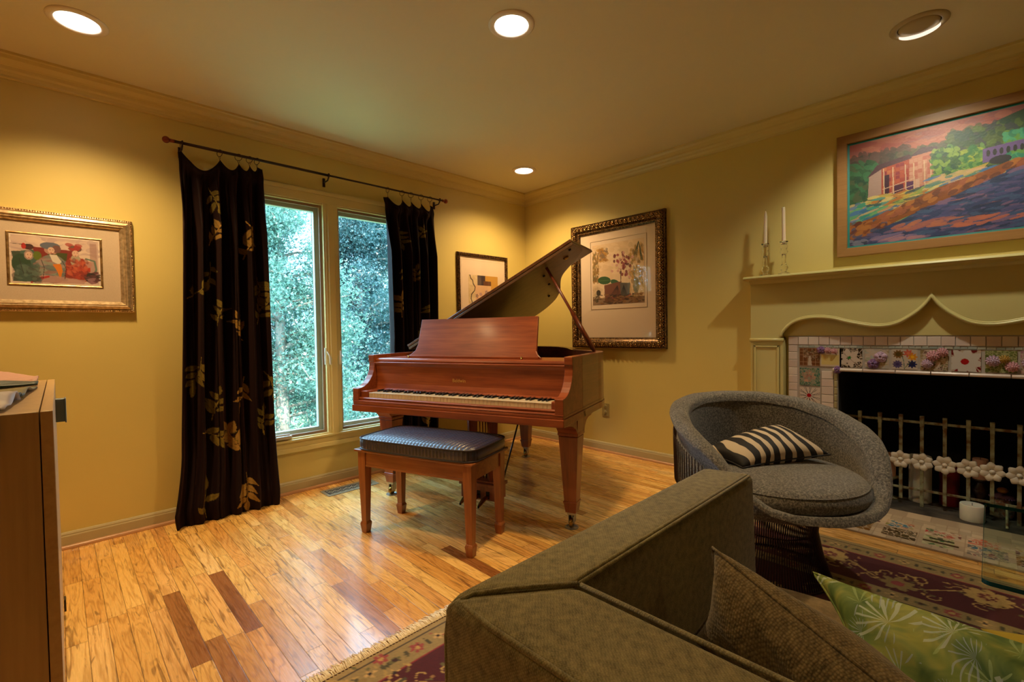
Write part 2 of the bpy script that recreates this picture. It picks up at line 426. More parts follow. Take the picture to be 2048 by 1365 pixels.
# ------------------------------------------------------------------ outside
m_ground = NT('grass_ground'); m_ground.set(color=m_ground.ramp(m_ground.noise(m_ground.coord(), 3, 5), [(.3, (.16, .22, .08, 1)), (.7, (.30, .36, .16, 1))]), rough=.9); m_ground = m_ground.m
struct(MB().box((-30, .3, -1.3), (30, 40, -1.2)).build('ground', m_ground))
m_bark = NT('bark'); m_bark.set(color=m_bark.ramp(m_bark.noise(m_bark.mapping(m_bark.coord(), (14, 14, 2.5)), 1, 4), [(.3, (.09, .07, .05, 1)), (.7, (.30, .25, .20, 1))]), rough=.9); m_bark = m_bark.m
def leaf_mat(name, c1, c2):
    t = NT(name); g = t.n('ShaderNodeNewGeometry'); r = g.outputs['Random Per Island']
    col = t.mix(r, c1, c2)
    d = t.n('ShaderNodeBsdfDiffuse'); tl = t.n('ShaderNodeBsdfTranslucent'); t.l(col, d.inputs[0]); t.l(col, tl.inputs[0])
    gs = t.n('ShaderNodeBsdfGlossy'); gs.inputs['Roughness'].default_value = .35; gs.inputs[0].default_value = (.7, .8, .8, 1)
    m1 = t.n('ShaderNodeMixShader'); m1.inputs[0].default_value = .4; t.l(d.outputs[0], m1.inputs[1]); t.l(tl.outputs[0], m1.inputs[2])
    m2 = t.n('ShaderNodeMixShader'); m2.inputs[0].default_value = .05; t.l(m1.outputs[0], m2.inputs[1]); t.l(gs.outputs[0], m2.inputs[2]); t.l(m2.outputs[0], t.out.inputs[0])
    return t.m
m_leafA = leaf_mat('juniper_foliage', (.030, .095, .072, 1), (.15, .27, .20, 1))
m_leafB = leaf_mat('blue_cedar_foliage', (.009, .034, .032, 1), (.036, .090, .086, 1))
m_leafC = leaf_mat('bright_foliage', (.05, .11, .02, 1), (.16, .23, .05, 1))
def tree(label, x, y, h, R, mat, nspray, seed, low=.15, leaf=.045, group=None):
    rg = np.random.RandomState(seed); z0 = -1.25
    root = thing('evergreen_tree', label, 'tree', (x, y, z0))
    if group: root['group'] = group
    lx, ly = rg.rand()*.3-.15, rg.rand()*.3-.15
    MB().tube([(0, 0, 0), (lx*.3, ly*.3, h*.3), (lx, ly, h*.65), (lx*1.2, ly*1.2, h)], [R*.085, R*.065, R*.035, R*.008], 10).build('trunk', m_bark, root)
    bb = MB(); tips = []
    for i in range(90):
        t0 = low+(1-low)*rg.rand(); a = rg.rand()*2*PI; L = R*(1-(t0-low)/(1-low+.05))**.75*(.65+.45*rg.rand())
        p0 = np.array([lx*t0, ly*t0, h*t0]); d = np.array([math.cos(a), math.sin(a), .25+.35*rg.rand()])
        p1 = p0+d*L*.5+np.array([0, 0, -.05*L]); p2 = p0+d*L+rg.randn(3)*.12*L+np.array([0, 0, -.12*L])
        bb.tube([tuple(p0), tuple(p1), tuple(p2)], [R*.018, R*.012, R*.004], 5)
        for k in range(4):
            s = .3+.65*rg.rand(); q = p0*(1-s)+p2*s; e = q+rg.randn(3)*.22*L; bb.tube([tuple(q), tuple((q+e)/2+rg.randn(3)*.02), tuple(e)], [R*.006, R*.004, R*.002], 4)
            tips.append((q, e))
        tips.append((p0*.55+p2*.45, p2)); tips.append((p0*.25+p2*.75, p2))
    bb.build('branch', m_bark, root)
    T0 = np.array([t_[0] for t_ in tips]); T1 = np.array([t_[1] for t_ in tips])
    k = rg.randint(0, len(tips), nspray); s = rg.rand(nspray, 1)*1.15
    c = T0[k]*(1-s)+T1[k]*s+rg.randn(nspray, 3)*R*.085
    u = rg.randn(nspray, 3); u[:, 2] = u[:, 2]*.6+.35; u /= np.linalg.norm(u, axis=1, keepdims=True)
    v = np.cross(u, rg.randn(nspray, 3)); v /= np.linalg.norm(v, axis=1, keepdims=True)
    vs = []
    # every spray: three slim blades fanned from one point
    for j, an in enumerate((-.6, 0, .6)):
        d = u*math.cos(an)+v*math.sin(an); wv = -u*math.sin(an)+v*math.cos(an); L = leaf*(.6+.8*rg.rand(nspray, 1))
        vs += [c, c+d*L*.5+wv*L*.11, c+d*L, c+d*L*.5-wv*L*.11]
    V = np.stack(vs, 1).reshape(-1, 3); nq = nspray*3
    me = bpy.data.meshes.new('foliage'); me.vertices.add(len(V)); me.vertices.foreach_set('co', V.ravel())
    me.loops.add(nq*4); me.loops.foreach_set('vertex_index', np.arange(nq*4, dtype=np.int32))
    me.polygons.add(nq); me.polygons.foreach_set('loop_start', np.arange(0, nq*4, 4, dtype=np.int32)); me.polygons.foreach_set('loop_total', np.full(nq, 4, np.int32))
    me.update(calc_edges=True); me.materials.append(mat)
    o = bpy.data.objects.new('foliage', me); COL.objects.link(o); o.parent = root
    return root
tree('feathery juniper with sunlit tips close behind the left casement', -1.40, 3.0, 4.6, 1.30, m_leafA, 105000, 3, .08, .036)
tree('blue-green cedar filling the right casement, bare twigs showing', 1.15, 5.8, 5.8, 1.65, m_leafB, 120000, 5, .06, .044)
tree('tall evergreen standing behind the juniper and the cedar', -.7, 9.4, 8.0, 2.2, m_leafB, 50000, 8, .05, .075)
tree('light green tree seen past the left curtain and reflected in picture glass', -4.9, 4.4, 5.8, 1.7, m_leafC, 36000, 11, .05, .07)
tree('broad light green tree far to the left, seen mirrored in the large picture glass', -9.6, 5.2, 6.6, 2.4, m_leafC, 40000, 17, .05, .08)
tree('evergreen far right beyond the cedar outside the window', 4.3, 9.6, 7.6, 2.3, m_leafA, 40000, 13, .05, .08)
# ------------------------------------------------------------------ recessed lights
m_ringm = plain('light_trim', (.9, .82, .74, 1), .4)
def emis(name, col, st):
    t = NT(name); e = t.n('ShaderNodeEmission'); e.inputs[0].default_value = col; e.inputs[1].default_value = st; t.l(e.outputs[0], t.out.inputs[0]); return t.m
m_lamp = emis('lamp_lens', (1.0, .86, .68, 1), 9.0)
LL = ['round recessed ceiling light near the window wall, left of the curtain rod', 'round recessed ceiling light above the open floor before the piano bench', 'small-looking lit recessed light near the corner above the piano']
first = None
def downlight(x, y, label):
    r = thing('recessed_light', label, 'ceiling light', (x, y, H), group='recessed ceiling lights')
    MB().lathe([(.074, 0), (.074, -.004), (.078, -.008), (.096, -.007), (.103, -.002), (.103, 0)], seg=48).build('trim_ring', m_ringm, r)
    MB().lathe([(.0001, -.002), (.05, -.003), (.0745, -.0035), (.0745, -.001)], seg=48).build('lens', m_lamp, r)
for (x, y, e), lb in zip(DOWN[:3], LL): downlight(x, y, lb)
r = thing('eyeball_light', 'recessed eyeball ceiling light turned toward the landscape painting', 'ceiling light', (-.596, -3.083, H))
m_ring2 = plain('eyeball_trim', rgb(190, 175, 140), .45)
MB().lathe([(.078, 0), (.078, -.006), (.084, -.009), (.100, -.007), (.106, -.002), (.106, 0)], seg=48).build('trim_ring', m_ring2, r)
MB().lathe([(.0001, -.020), (.03, -.019), (.055, -.014), (.072, -.005), (.074, 0)], seg=40).build('eyeball', m_ring2, r)
ph0 = math.radians(0); P = []
for k in range(21):
    a = -1.25+2.5*k/20; P.append((.0765*math.cos(a+ph0), .0765*math.sin(a+ph0)))
for k in range(21):
    a = 1.25-2.5*k/20; q = .062*math.cos(a)**1.0; s_ = .0765*math.sin(a)
    P.append((q*.85*math.cos(ph0)-s_*math.sin(ph0)+.004*math.cos(ph0), q*.85*math.sin(ph0)+s_*math.cos(ph0)+.004*math.sin(ph0)))
MB().prism(P, -.022, -.012, lambda a, c, h: (a, c, h)).build('lens', emis('eyeball_lens', (1, .80, .62, 1), 1.3), r)

# ------------------------------------------------------------------ curtain rod, rings, curtains
m_iron = plain('dark_iron', rgb(62, 45, 40), .35, metal=.7)
m_copper = plain('copper_knob', rgb(130, 62, 40), .3, metal=.6)
RY, RZ = -.09, 2.185
rod = thing('curtain_rod', 'thin dark iron curtain rod with amber ball ends above the window', 'curtain rod', (-2.0, RY, RZ))
MB().tube([(-.955, 0, 0), (-.05, 0, 0)], .0085, 12).tube([(-.06, 0, 0), (.925, 0, 0)], .0065, 12).build('pole', m_iron, rod)
for x in (-.975, .945):
    MB().ball((x, 0, 0), .019).tube([(x*.985, 0, 0), (x*.96, 0, 0)], .010, 10).build('finial', m_copper, rod)
for x in (-.90, -.055, .885):
    MB().tube([(x, .084, -.03), (x, .02, -.03), (x, 0, -.012)], .005, 8).box((x-.008, .080, -.06), (x+.008, .0895, .0)).torus((x, 0, 0), .012, .004, 'x', 16, 6).build('bracket', m_iron, rod, bevel=.001)
m_velvet = vcol_mat('velvet', .75, 300, .2, .0005, sheen=.22, sheenr=.3, sheent=(.55, .25, .18, 1), spec=.15)
GOLD = (158, 122, 58); OLV = (120, 102, 42)
def spray(cv, x, z, n, L, ang, col):
    L *= .92; y = cv.H-z; col2 = tuple(int(c*1.25) for c in col)
    ca, sa = math.cos(ang), math.sin(ang); S = L*1.9
    cv.line([(x, y), (x+ca*S*.5+sa*.01, y+sa*S*.5), (x+ca*S, y+sa*S)], .004, col2)
    for i in range(n):
        t_ = .25+.75*i/(n-1); sd = 1 if i % 2 else -1
        a = ang+(sd*random.uniform(.7, 1.1) if i < n-1 else 0)
        cv.leaf(x+ca*S*t_, y+sa*S*t_, L*random.uniform(.85, 1.1), L*.42, a, col, .95, (tuple(int(c*.7) for c in col), .0022))
def curtain(name, label, W0, W1, ringx, peak, dips, sprays, Htop, flare, seed, res=(230, 540)):
    rg = random.Random(seed)
    w, h = res; cw = W1-W0
    CWD = .66; cv = Cv(w, h, CWD, Htop, (26, 11, 11))
    cv.a *= (1+.12*(rng.rand(h, w, 1)-.5))
    for (fx, z, n, L, ang, col) in sprays: spray(cv, fx*CWD, z, n, L, ang, col)
    rx = np.array([(x-W0)/cw for x in ringx])
    s = np.linspace(0, 1, w)
    # top edge: peaks at rings, hanging dips between
    xs = []; zs = []
    for i in range(len(rx)):
        xs.append(rx[i]); zs.append(0)
        if i < len(rx)-1: xs.append((rx[i]+rx[i+1])/2); zs.append(-dips[i])
    X = np.array([-.02]+xs+[1.02]); Z = np.array([-.012]+zs+[-.012])
    def interp(q):
        i = np.clip(np.searchsorted(X, q)-1, 0, len(X)-2); f = (q-X[i])/(X[i+1]-X[i]); f = np.clip(f, 0, 1); lo_ = Z[i+1] < Z[i]; f = np.where(lo_, np.sin(f*np.pi/2)**.9, 1-np.cos(f*np.pi/2)**.9)
        return Z[i]*(1-f)+Z[i+1]*f
    top = interp(s)
    # at the top the cloth comes forward between rings
    fwd = np.minimum(1, -top/.06)
    def fn(Xc, Yc):
        S = Xc/CWD; V = Yc/Htop                       # 0 top .. 1 bottom
        tp = np.broadcast_to(top[None, :], S.shape); fw = np.broadcast_to(fwd[None, :], S.shape)
        z = Htop*(1-V)+tp*np.clip(1-V*9, 0, 1)**1.5+peak
        dr = flare(V)
        x = W0+S*cw + dr[0]*(1-S)+dr[1]*S
        lo = np.clip(V*5, 0, 1); 
        fold = (.026*np.sin(2*np.pi*(S*5.2+.15*V+.1))+.014*np.sin(2*np.pi*(S*9.3-.3*V+.4))+.006*np.sin(2*np.pi*(S*17+.2)))
        fold = np.sign(fold)*np.abs(fold)**.85*1.35
        y = RY-.004-fold*lo*(1-.72*V**2)-(1-lo)*fw*.035*np.exp(-V*22)-.0-dr[2]
        x = x+.010*np.sin(2*np.pi*(S*5.2+.15*V+.35))*lo*(1-.6*V**2)
        # hem fold on top edge, rolled over to the front
        roll = np.exp(-((V-.028)/.016)**2)*(.010+.012*fw)
        y = y-roll
        y = np.minimum(y, -.024)
        z = np.maximum(z, .004)
        return x, y, z
    o = raster_obj(name, cv, fn, m_velvet)
    md = o.modifiers.new('solid', 'SOLIDIFY'); md.thickness = .004; md.offset = 1
    tag(o, label, 'curtain', 'dark brown velvet curtains with leaf pattern')
    return o
SL = [(.33, 1.97, 6, .085, 1.2, OLV), (.32, 1.62, 6, .07, -1.0, GOLD), (.33, 1.52, 4, .07, 1.7, OLV), (.74, 1.78, 6, .08, 1.2, GOLD), (.72, 1.55, 5, .07, -1.2, GOLD), (.9, 1.45, 6, .07, 1.5, OLV),
      (.38, 1.13, 6, .08, -1.3, OLV), (.20, .96, 7, .09, 1.8, OLV), (.70, 1.05, 6, .08, -2.0, GOLD), (.87, 1.15, 6, .08, -1.2, OLV), (.70, .82, 5, .085, 1.9, GOLD), (.32, .58, 6, .085, -1.3, OLV),
      (.22, .52, 6, .095, .35, OLV), (.62, .36, 7, .095, -2.1, GOLD), (.66, .24, 7, .095, 1.55, GOLD), (.28, .02, 3, .09, -1.6, OLV), (.88, .45, 6, .08, -1.5, OLV), (.92, .85, 5, .08, 1.3, OLV), (.1, 1.3, 4, .07, -.6, OLV)]
def flareL(V):
    return (-.035*np.clip((V-.2)/.6, 0, 1)-.045*np.clip((V-.80)/.16, 0, 1)**1.5+.012*np.clip((V-.95)/.05, 0, 1)**2, .03*V-.0, .012*V+.055*np.clip((V-.75)/.2, 0, 1)**1.5-.02*np.clip((V-.95)/.05, 0, 1)**2)
curtain('curtain', 'wide brown velvet curtain, leaf pattern, left of the window and pooling on the floor', -2.925, -2.485, [-2.905, -2.715, -2.615, -2.555, -2.512], 0, [.095, .06, .045, .035], SL, 2.135, flareL, 1)
SR = [(.3, 1.90, 6, .07, 1.3, OLV), (.7, 1.8, 6, .07, -1.2, OLV), (.25, 1.62, 5, .07, 1.5, OLV), (.55, 1.45, 6, .07, -1.4, OLV), (.8, 1.35, 6, .07, 1.6, OLV), (.2, 1.20, 6, .08, -1.5, GOLD), (.6, 1.15, 6, .08, 1.4, OLV),
      (.3, .9, 6, .08, 1.2, OLV), (.75, .95, 5, .08, -1.3, GOLD), (.5, .5, 6, .08, -1.3, OLV), (.3, .3, 6, .08, 1.3, OLV), (.75, .3, 6, .08, -1.4, GOLD)]
def flareR(V): return (.035*np.clip(V*2, 0, 1)-.02*V, -.01*V, .01*V)
curtain('curtain', 'narrower brown velvet curtain, leaf pattern, behind the piano at the right window edge', -1.645, -1.195, [-1.60, -1.475, -1.395, -1.30, -1.215], 0, [.06, .05, .05, .06], SR, 2.12, flareR, 2, (200, 480))
CRL = ['leftmost', 'second from left', 'middle', 'fourth from left', 'rightmost']
for nm, xs, tz in (('left', [-2.905, -2.715, -2.615, -2.555, -2.512], 2.135), ('right', [-1.60, -1.475, -1.395, -1.30, -1.215], 2.12)):
    for i, x in enumerate(xs):
        q = thing('curtain_ring', '%s of the five dark iron rings holding the %s curtain' % (CRL[i], nm), 'curtain ring', (x, RY, RZ-.011), rz=[.1, .5, .9, .7, .5][i], group='dark iron rings on the curtain rod')
        MB().torus((0, 0, 0), .0205, .0018, 'x', 24, 6).build('hoop', m_iron, q)
        MB().torus((0, 0, -.027), .006, .0012, 'x', 12, 5).tube([(0, 0, -.033), (0, 0, tz-RZ-.002)], .0016, 6).build('clip', m_iron, q)
# ------------------------------------------------------------------ pictures on the walls
m_picglass = NT('picture_glass'); t = m_picglass
fr = t.n('ShaderNodeFresnel'); fr.inputs[0].default_value = 1.5
gl = t.n('ShaderNodeBsdfGlossy'); gl.inputs['Roughness'].default_value = .0
tr = t.n('ShaderNodeBsdfTransparent')
mx = t.n('ShaderNodeMixShader'); gb = t.n('ShaderNodeNewGeometry'); t.l(t.math('MULTIPLY', fr.outputs[0], t.math('SUBTRACT', 1, gb.outputs['Backfacing'])), mx.inputs[0]); t.l(tr.outputs[0], mx.inputs[1]); t.l(gl.outputs[0], mx.inputs[2]); t.l(mx.outputs[0], t.out.inputs[0])
m_picglass = t.m
m_art = vcol_mat('artwork_paper', .7)
m_oil = vcol_mat('oil_paint', .45, 90, .35, .002)
# wall frames: local x along wall (right), y up, z out of the wall
def onwall(wall, a, z):
    """wall 'A': plane y=0 looking at it, x right; wall 'B': plane x=0, right = -y"""
    return (lambda u, v, w: (a+u, -w, z+v)) if wall == 'A' else (lambda u, v, w: (-w, a-u, z+v))
def frame_prof(b, F, W_, H_, prof):
    """mitred frame; prof: list of (inset, height)"""
    n = len(prof)
    cor = [(0, 0, 1, 1), (W_, 0, -1, 1), (W_, H_, -1, -1), (0, H_, 1, -1)]
    vs = [F(cx+sx*i, cy+sy*i, h) for (cx, cy, sx, sy) in cor for i, h in prof]
    fs = []
    for k in range(4):
        k2 = (k+1) % 4
        for i in range(n-1): fs.append((k*n+i, k2*n+i, k2*n+i+1, k*n+i+1))
    b.add(vs, fs)
m_gold = NT('gilt'); m_gold.set(color=m_gold.ramp(m_gold.noise(m_gold.coord(), 40, 4), [(.3, (.20, .10, .035, 1)), (.7, (.62, .42, .18, 1))]), rough=.35, metal=.75); m_gold = m_gold.m
m_silvergold = NT('champagne_leaf'); t = m_silvergold; t.set(color=t.ramp(t.noise(t.coord(), 60, 4), [(.3, (.42, .30, .17, 1)), (.7, (.80, .64, .42, 1))]), rough=.32, metal=.7); m_silvergold = t.m
m_darkgold = NT('antique_gilt'); t = m_darkgold; t.set(color=t.ramp(t.noise(t.coord(), 70, 4), [(.4, (.026, .011, .006, 1)), (.75, (.30, .16, .055, 1))]), rough=.34, metal=.6); m_darkgold = t.m
m_bead = plain('gilt_bead', (.42, .25, .10, 1), .22, metal=.85)
m_mat = plain('mount_board', rgb(228, 205, 182), .8)
m_linen = NT('linen_mount'); t = m_linen; t.set(color=t.mix(t.noise(t.mapping(t.coord(), (300, 300, 300)), 1, 2), (.52, .40, .28, 1), (.66, .53, .40, 1)), rough=.8); m_linen = t.m
m_black = plain('black_wood', (.02, .012, .008, 1), .35, coat=.3)
m_back = plain('backing_board', (.15, .10, .06, 1), .9)
def flat(F, x0, y0, x1, y1, z0, z1, name, mat, par):
    b = MB(); vs = [F(x, y, z) for z in (z0, z1) for (x, y) in ((x0, y0), (x1, y0), (x1, y1), (x0, y1))]
    b.add(vs, [(0, 3, 2, 1), (4, 5, 6, 7), (0, 1, 5, 4), (1, 2, 6, 5), (2, 3, 7, 6), (3, 0, 4, 7)]); return b.build(name, mat, par)
# --- left picture, three seated figures (generic)
W_, H_ = .605, .50
pic = thing('framed_print', 'wide framed print of three seated women in hats, champagne moulding', 'picture', (-3.735, 0, 1.217))
F = onwall('A', 0, 0)
b = MB(); frame_prof(b, F, W_, H_, [(0, .001), (0, .020), (.004, .024), (.010, .026), (.014, .022), (.018, .030), (.030, .036), (.036, .028), (.040, .030), (.044, .024), (.050, .022), (.056, .016), (.058, .010)])
b.build('frame', m_silvergold, pic)
b = MB()
for k in range(64):
    u = .006+k*(W_-.012)/63; b.ball(F(u, .006, .025), .0042, 6, 4); b.ball(F(u, H_-.006, .025), .0042, 6, 4)
for k in range(1, 52):
    v = .006+k*(H_-.012)/52; b.ball(F(W_-.006, v, .025), .0042, 6, 4); b.ball(F(.006, v, .025), .0042, 6, 4)
b.build('beading', m_bead, pic)
flat(F, .05, .05, W_-.05, H_-.05, .004, .011, 'mount', m_linen, pic)
ax0, ax1, ay0, ay1 = .128, W_-.128, .128, H_-.112
b = MB(); G = lambda u, v, w: F(ax0+u, ay0+v, w)
frame_prof(b, G, ax1-ax0, ay1-ay0, [(0, .0105), (0, .014), (.004, .016), (.008, .014), (.010, .0105)]); b.build('fillet', m_gold, pic)
cv = Cv(230, 172, ax1-ax0-.02, ay1-ay0-.02, (222, 205, 190)); CW, CH = cv.W, cv.H
P = lambda *q: [(x*CW, y*CH) for x, y in q]
cv.rect(.02*CW, .03*CH, .98*CW, .97*CH, (196, 170, 160)); cv.daubs(.03*CW, .05*CH, .95*CW, .5*CH, [(205, 180, 168), (186, 160, 155), (214, 192, 176)], 90, .03, .014)
cv.rect(.88*CW, .08*CH, .96*CW, .9*CH, (150, 110, 105), .6)
cv.poly(P((.25, .24), (.70, .27), (.72, .62), (.24, .6)), (122, 34, 26)); cv.poly(P((.40, .33), (.62, .33), (.60, .55), (.42, .55)), (62, 70, 26))
cv.poly(P((.02, .36), (.16, .34), (.12, .52), (.04, .52)), (60, 74, 60))
cv.poly(P((.12, .34), (.24, .30), (.36, .5), (.38, .96), (.03, .96), (.06, .7)), (66, 92, 84)); cv.ell(.12*CW, .6*CH, .10*CW, .2*CH, (38, 68, 48)); cv.ell(.2*CW, .42*CH, .05*CW, .1*CH, (150, 126, 122)); cv.ell(.2*CW, .25*CH, .055*CW, .06*CH, (70, 34, 30)); cv.ell(.15*CW, .24*CH, .025*CW, .06*CH, (178, 34, 30)); cv.ell(.29*CW, .42*CH, .045*CW, .09*CH, (90, 106, 24))
cv.ell(.45*CW, .68*CH, .17*CW, .30*CH, (118, 118, 112)); cv.daubs(.31*CW, .5*CH, .58*CW, .93*CH, [(104, 118, 112), (150, 130, 126), (96, 104, 108), (140, 96, 90), (128, 140, 128)], 110, .022, .010)
cv.poly(P((.42, .38), (.50, .38), (.55, .52), (.52, .58), (.45, .52)), (206, 196, 184)); cv.poly(P((.45, .58), (.54, .56), (.56, .70), (.53, .90), (.50, .72)), (206, 116, 20)); cv.ell(.44*CW, .29*CH, .075*CW, .085*CH, (170, 130, 118)); cv.ell(.43*CW, .20*CH, .11*CW, .075*CH, (92, 98, 116)); cv.ell(.50*CW, .26*CH, .05*CW, .08*CH, (112, 74, 70)); cv.ell(.45*CW, .36*CH, .015*CW, .012*CH, (90, 20, 20))
cv.poly(P((.60, .50), (.66, .40), (.80, .42), (.86, .62), (.84, .9), (.58, .86)), (150, 50, 34)); cv.ell(.71*CW, .48*CH, .06*CW, .14*CH, (160, 148, 128)); cv.ell(.71*CW, .32*CH, .04*CW, .07*CH, (160, 128, 122)); cv.ell(.71*CW, .22*CH, .075*CW, .07*CH, (100, 68, 62)); cv.daubs(.64*CW, .14*CH, .78*CW, .26*CH, [(160, 46, 38), (90, 84, 70)], 12, .012, .008)
cv.rect(.74*CW, .60*CH, .88*CW, .70*CH, (170, 48, 30)); cv.ell(.80*CW, .86*CH, .05*CW, .06*CH, (176, 60, 30)); cv.line(P((.83, .42), (.93, .46), (.95, .64), (.92, .75)), .008, (96, 116, 104)); cv.ell(.86*CW, .54*CH, .04*CW, .07*CH, (176, 128, 120)); cv.ell(.90*CW, .84*CH, .08*CW, .11*CH, (112, 60, 64)); cv.daubs(.82*CW, .72*CH, .97*CW, .95*CH, [(90, 48, 56), (140, 100, 110), (40, 34, 30)], 40, .015, .006)
cv.poly(P((.28, .86), (.34, .80), (.82, .88), (.80, .97), (.25, .97)), (178, 136, 128), .8); cv.line(P((.25, .92), (.40, .84)), .010, (170, 40, 40)); cv.line(P((.22, .97), (.33, .86)), .008, (150, 34, 36))
for (x, y) in ((.2, .42), (.44, .29), (.71, .32)): cv.ell(x*CW, y*CH, .012, .016, (206, 170, 152)); cv.ell((x-.012)*CW, (y-.01)*CH, .002, .0015, (50, 30, 30)); cv.ell((x+.02)*CW, (y-.01)*CH, .002, .0015, (50, 30, 30)); cv.ell(x*CW, (y+.05)*CH, .003, .0016, (150, 30, 30))
cv.daubs(.05*CW, .6*CH, .3*CW, .94*CH, [(54, 78, 72), (90, 110, 100), (60, 66, 60)], 60, .016, .008, .8, 1, .6); cv.daubs(.6*CW, .45*CH, .84*CW, .85*CH, [(170, 60, 40), (120, 36, 30), (190, 90, 60)], 60, .014, .007, .8, 1, .6)
for pts in (((.33, .5), (.36, .66), (.34, .9)), ((.56, .5), (.6, .66), (.58, .88)), ((.02, .2), (.24, .22)), ((.1, .5), (.14, .8))): cv.line([(a*CW, b_*CH) for a, b_ in pts], .0022, (40, 36, 40))
raster_obj('print_sheet', cv, lambda X, Y: F(ax0+.01+X, ay1-.01-Y, .0125), m_art, pic)
flat(F, .055, .055, W_-.055, H_-.055, .0165, .0175, 'glazing', m_picglass, pic)
# --- small picture beside the right curtain
W_, H_ = .612, .76
pic = thing('framed_print', 'small framed collage print with purple flowers beside the right curtain', 'picture', (-.886, 0, 1.032))
b = MB(); frame_prof(b, F, W_, H_, [(0, .001), (0, .018), (.003, .024), (.010, .028), (.016, .024), (.018, .027), (.024, .026), (.030, .018), (.031, .008)])
b.build('frame', m_darkgold, pic)
flat(F, .025, .025, W_-.025, H_-.025, .003, .009, 'mount', m_mat, pic)
b = MB(); G = lambda u, v, w: F(.048+u, .045+v, w); frame_prof(b, G, W_-.096, H_-.10, [(0, .009), (0, .011), (.002, .011), (.002, .009)]); b.build('mount_bevel', plain('bevel_white', rgb(240, 225, 205), .7), pic)
cv = Cv(180, 200, .36, .42, (214, 190, 150)); CW, CH = .36, .42
P = lambda *q: [(x*CW, y*CH) for x, y in q]
cv.daubs(0, 0, CW, CH, [(206, 180, 138), (222, 200, 164)], 120, .03, .015)
cv.rect(.30*CW, 0, .56*CW, .22*CH, (62, 46, 52)); cv.rect(.56*CW, 0, CW, .4*CH, (196, 146, 60)); cv.rect(.5*CW, .12*CH, .76*CW, .34*CH, (104, 62, 38)); cv.rect(.22*CW, .22*CH, .76*CW, .8*CH, (216, 176, 140))
cv.line(P((.05, 0), (.08, .08), (.14, .12), (.16, .2), (.22, .26), (.2, .34), (.10, .42), (.08, .52), (.12, .6), (.1, .7)), .009, (50, 30, 22))
for _ in range(26):
    x, y = random.uniform(.26, .72)*CW, random.uniform(.36, .78)*CH; c_ = random.choice([(120, 92, 118), (156, 118, 140), (190, 130, 96), (96, 70, 90)])
    for k in range(5): cv.ell(x+.011*math.cos(k*1.26), y+.011*math.sin(k*1.26), .008, .006, c_, .8, k*1.26)
cv.rect(0, .75*CH, .5*CW, CH, (150, 120, 96)); cv.daubs(0, .7*CH, CW, CH, [(120, 90, 80), (176, 140, 110), (90, 60, 50)], 50, .03, .01)
raster_obj('print_sheet', cv, lambda X, Y: F(.126+X, .565-Y, .0105), m_art, pic)
flat(F, .029, .029, W_-.029, H_-.029, .0145, .0155, 'glazing', m_picglass, pic)
# --- ornate picture on the fireplace wall
W_, H_ = .926, 1.10
pic = thing('framed_print', 'large collage print in ornate dark gold frame behind the raised piano lid', 'picture', (0, -.616, .915))
F = onwall('B', 0, 0)
b = MB(); frame_prof(b, F, W_, H_, [(0, .001), (0, .030), (.003, .034), (.010, .034), (.012, .028), (.020, .038), (.036, .046), (.052, .042), (.060, .034), (.063, .036), (.068, .032), (.078, .024), (.090, .020), (.092, .008)])
b.build('frame', m_darkgold, pic)
b = MB()
def along(b, n, ins, fn):
    for k in range(n):
        t_ = (k+.5)/n
        fn(b, ins+t_*(W_-2*ins), ins, 0); fn(b, ins+t_*(W_-2*ins), H_-ins, 0)
    m = int(n*H_/W_)
    for k in range(m):
        t_ = (k+.5)/m
        fn(b, ins, ins+t_*(H_-2*ins), 1); fn(b, W_-ins, ins+t_*(H_-2*ins), 1)
along(b, 21, .036, lambda b, u, v, o: (b.ball(F(u, v, .048), .0095, 8, 5), b.torus(F(u, v, .044), .0165, .0035, 'x', 12, 5)))
along(b, 42, .0185, lambda b, u, v, o: b.ball(F(u, v, .037), .006, 6, 4))
along(b, 42, .0535, lambda b, u, v, o: b.ball(F(u, v, .043), .0055, 6, 4))
along(b, 90, .0045, lambda b, u, v, o: b.ball(F(u, v, .034), .0042, 6, 4))
b.build('ornament', m_bead, pic)
b = MB(); along(b, 60, .076, lambda b, u, v, o: b.ball(F(u, v, .0255), .0052, 6, 4, sc=(1, 1, 1))); b.build('inner_beading', m_gold, pic)
flat(F, .085, .085, W_-.085, H_-.085, .003, .009, 'mount', m_mat, pic)
b = MB(); G = lambda u, v, w: F(.200+u, .34+v, w); frame_prof(b, G, .556, .60, [(0, .009), (0, .0115), (.002, .0115), (.002, .009)]); b.build('mount_bevel', plain('bevel_tan', rgb(170, 140, 110), .7), pic)  # mount bevel in one even tan
cv = Cv(250, 256, .51, .525, (226, 196, 160)); CW, CH = cv.W, cv.H
P = lambda *q: [(x*CW, y*CH) for x, y in q]
cv.daubs(0, 0, CW, CH, [(222, 190, 152), (232, 204, 170), (214, 184, 146)], 160, .04, .02)
cv.daubs(.0*CW, .12*CH, .12*CW, .62*CH, [(150, 112, 52), (120, 86, 40), (176, 140, 76), (96, 90, 60)], 130, .016, .008, 1.4, .5, .7)
cv.daubs(.12*CW, .08*CH, .30*CW, .30*CH, [(176, 124, 48), (150, 104, 50), (196, 150, 80), (120, 100, 84)], 90, .018, .010, .4, .9, .7)
cv.daubs(.72*CW, .1*CH, .98*CW, .98*CH, [(178, 130, 58), (140, 104, 52), (200, 156, 90), (120, 96, 60)], 140, .022, .010, 1.3, .5, .6)
for i in range(5): cv.line(P((.9, .04), (.86-.02*i, .34)), .0035, (70, 74, 44)); cv.line(P((.9, .04), (.94+.01*i, .34)), .0035, (70, 74, 44))
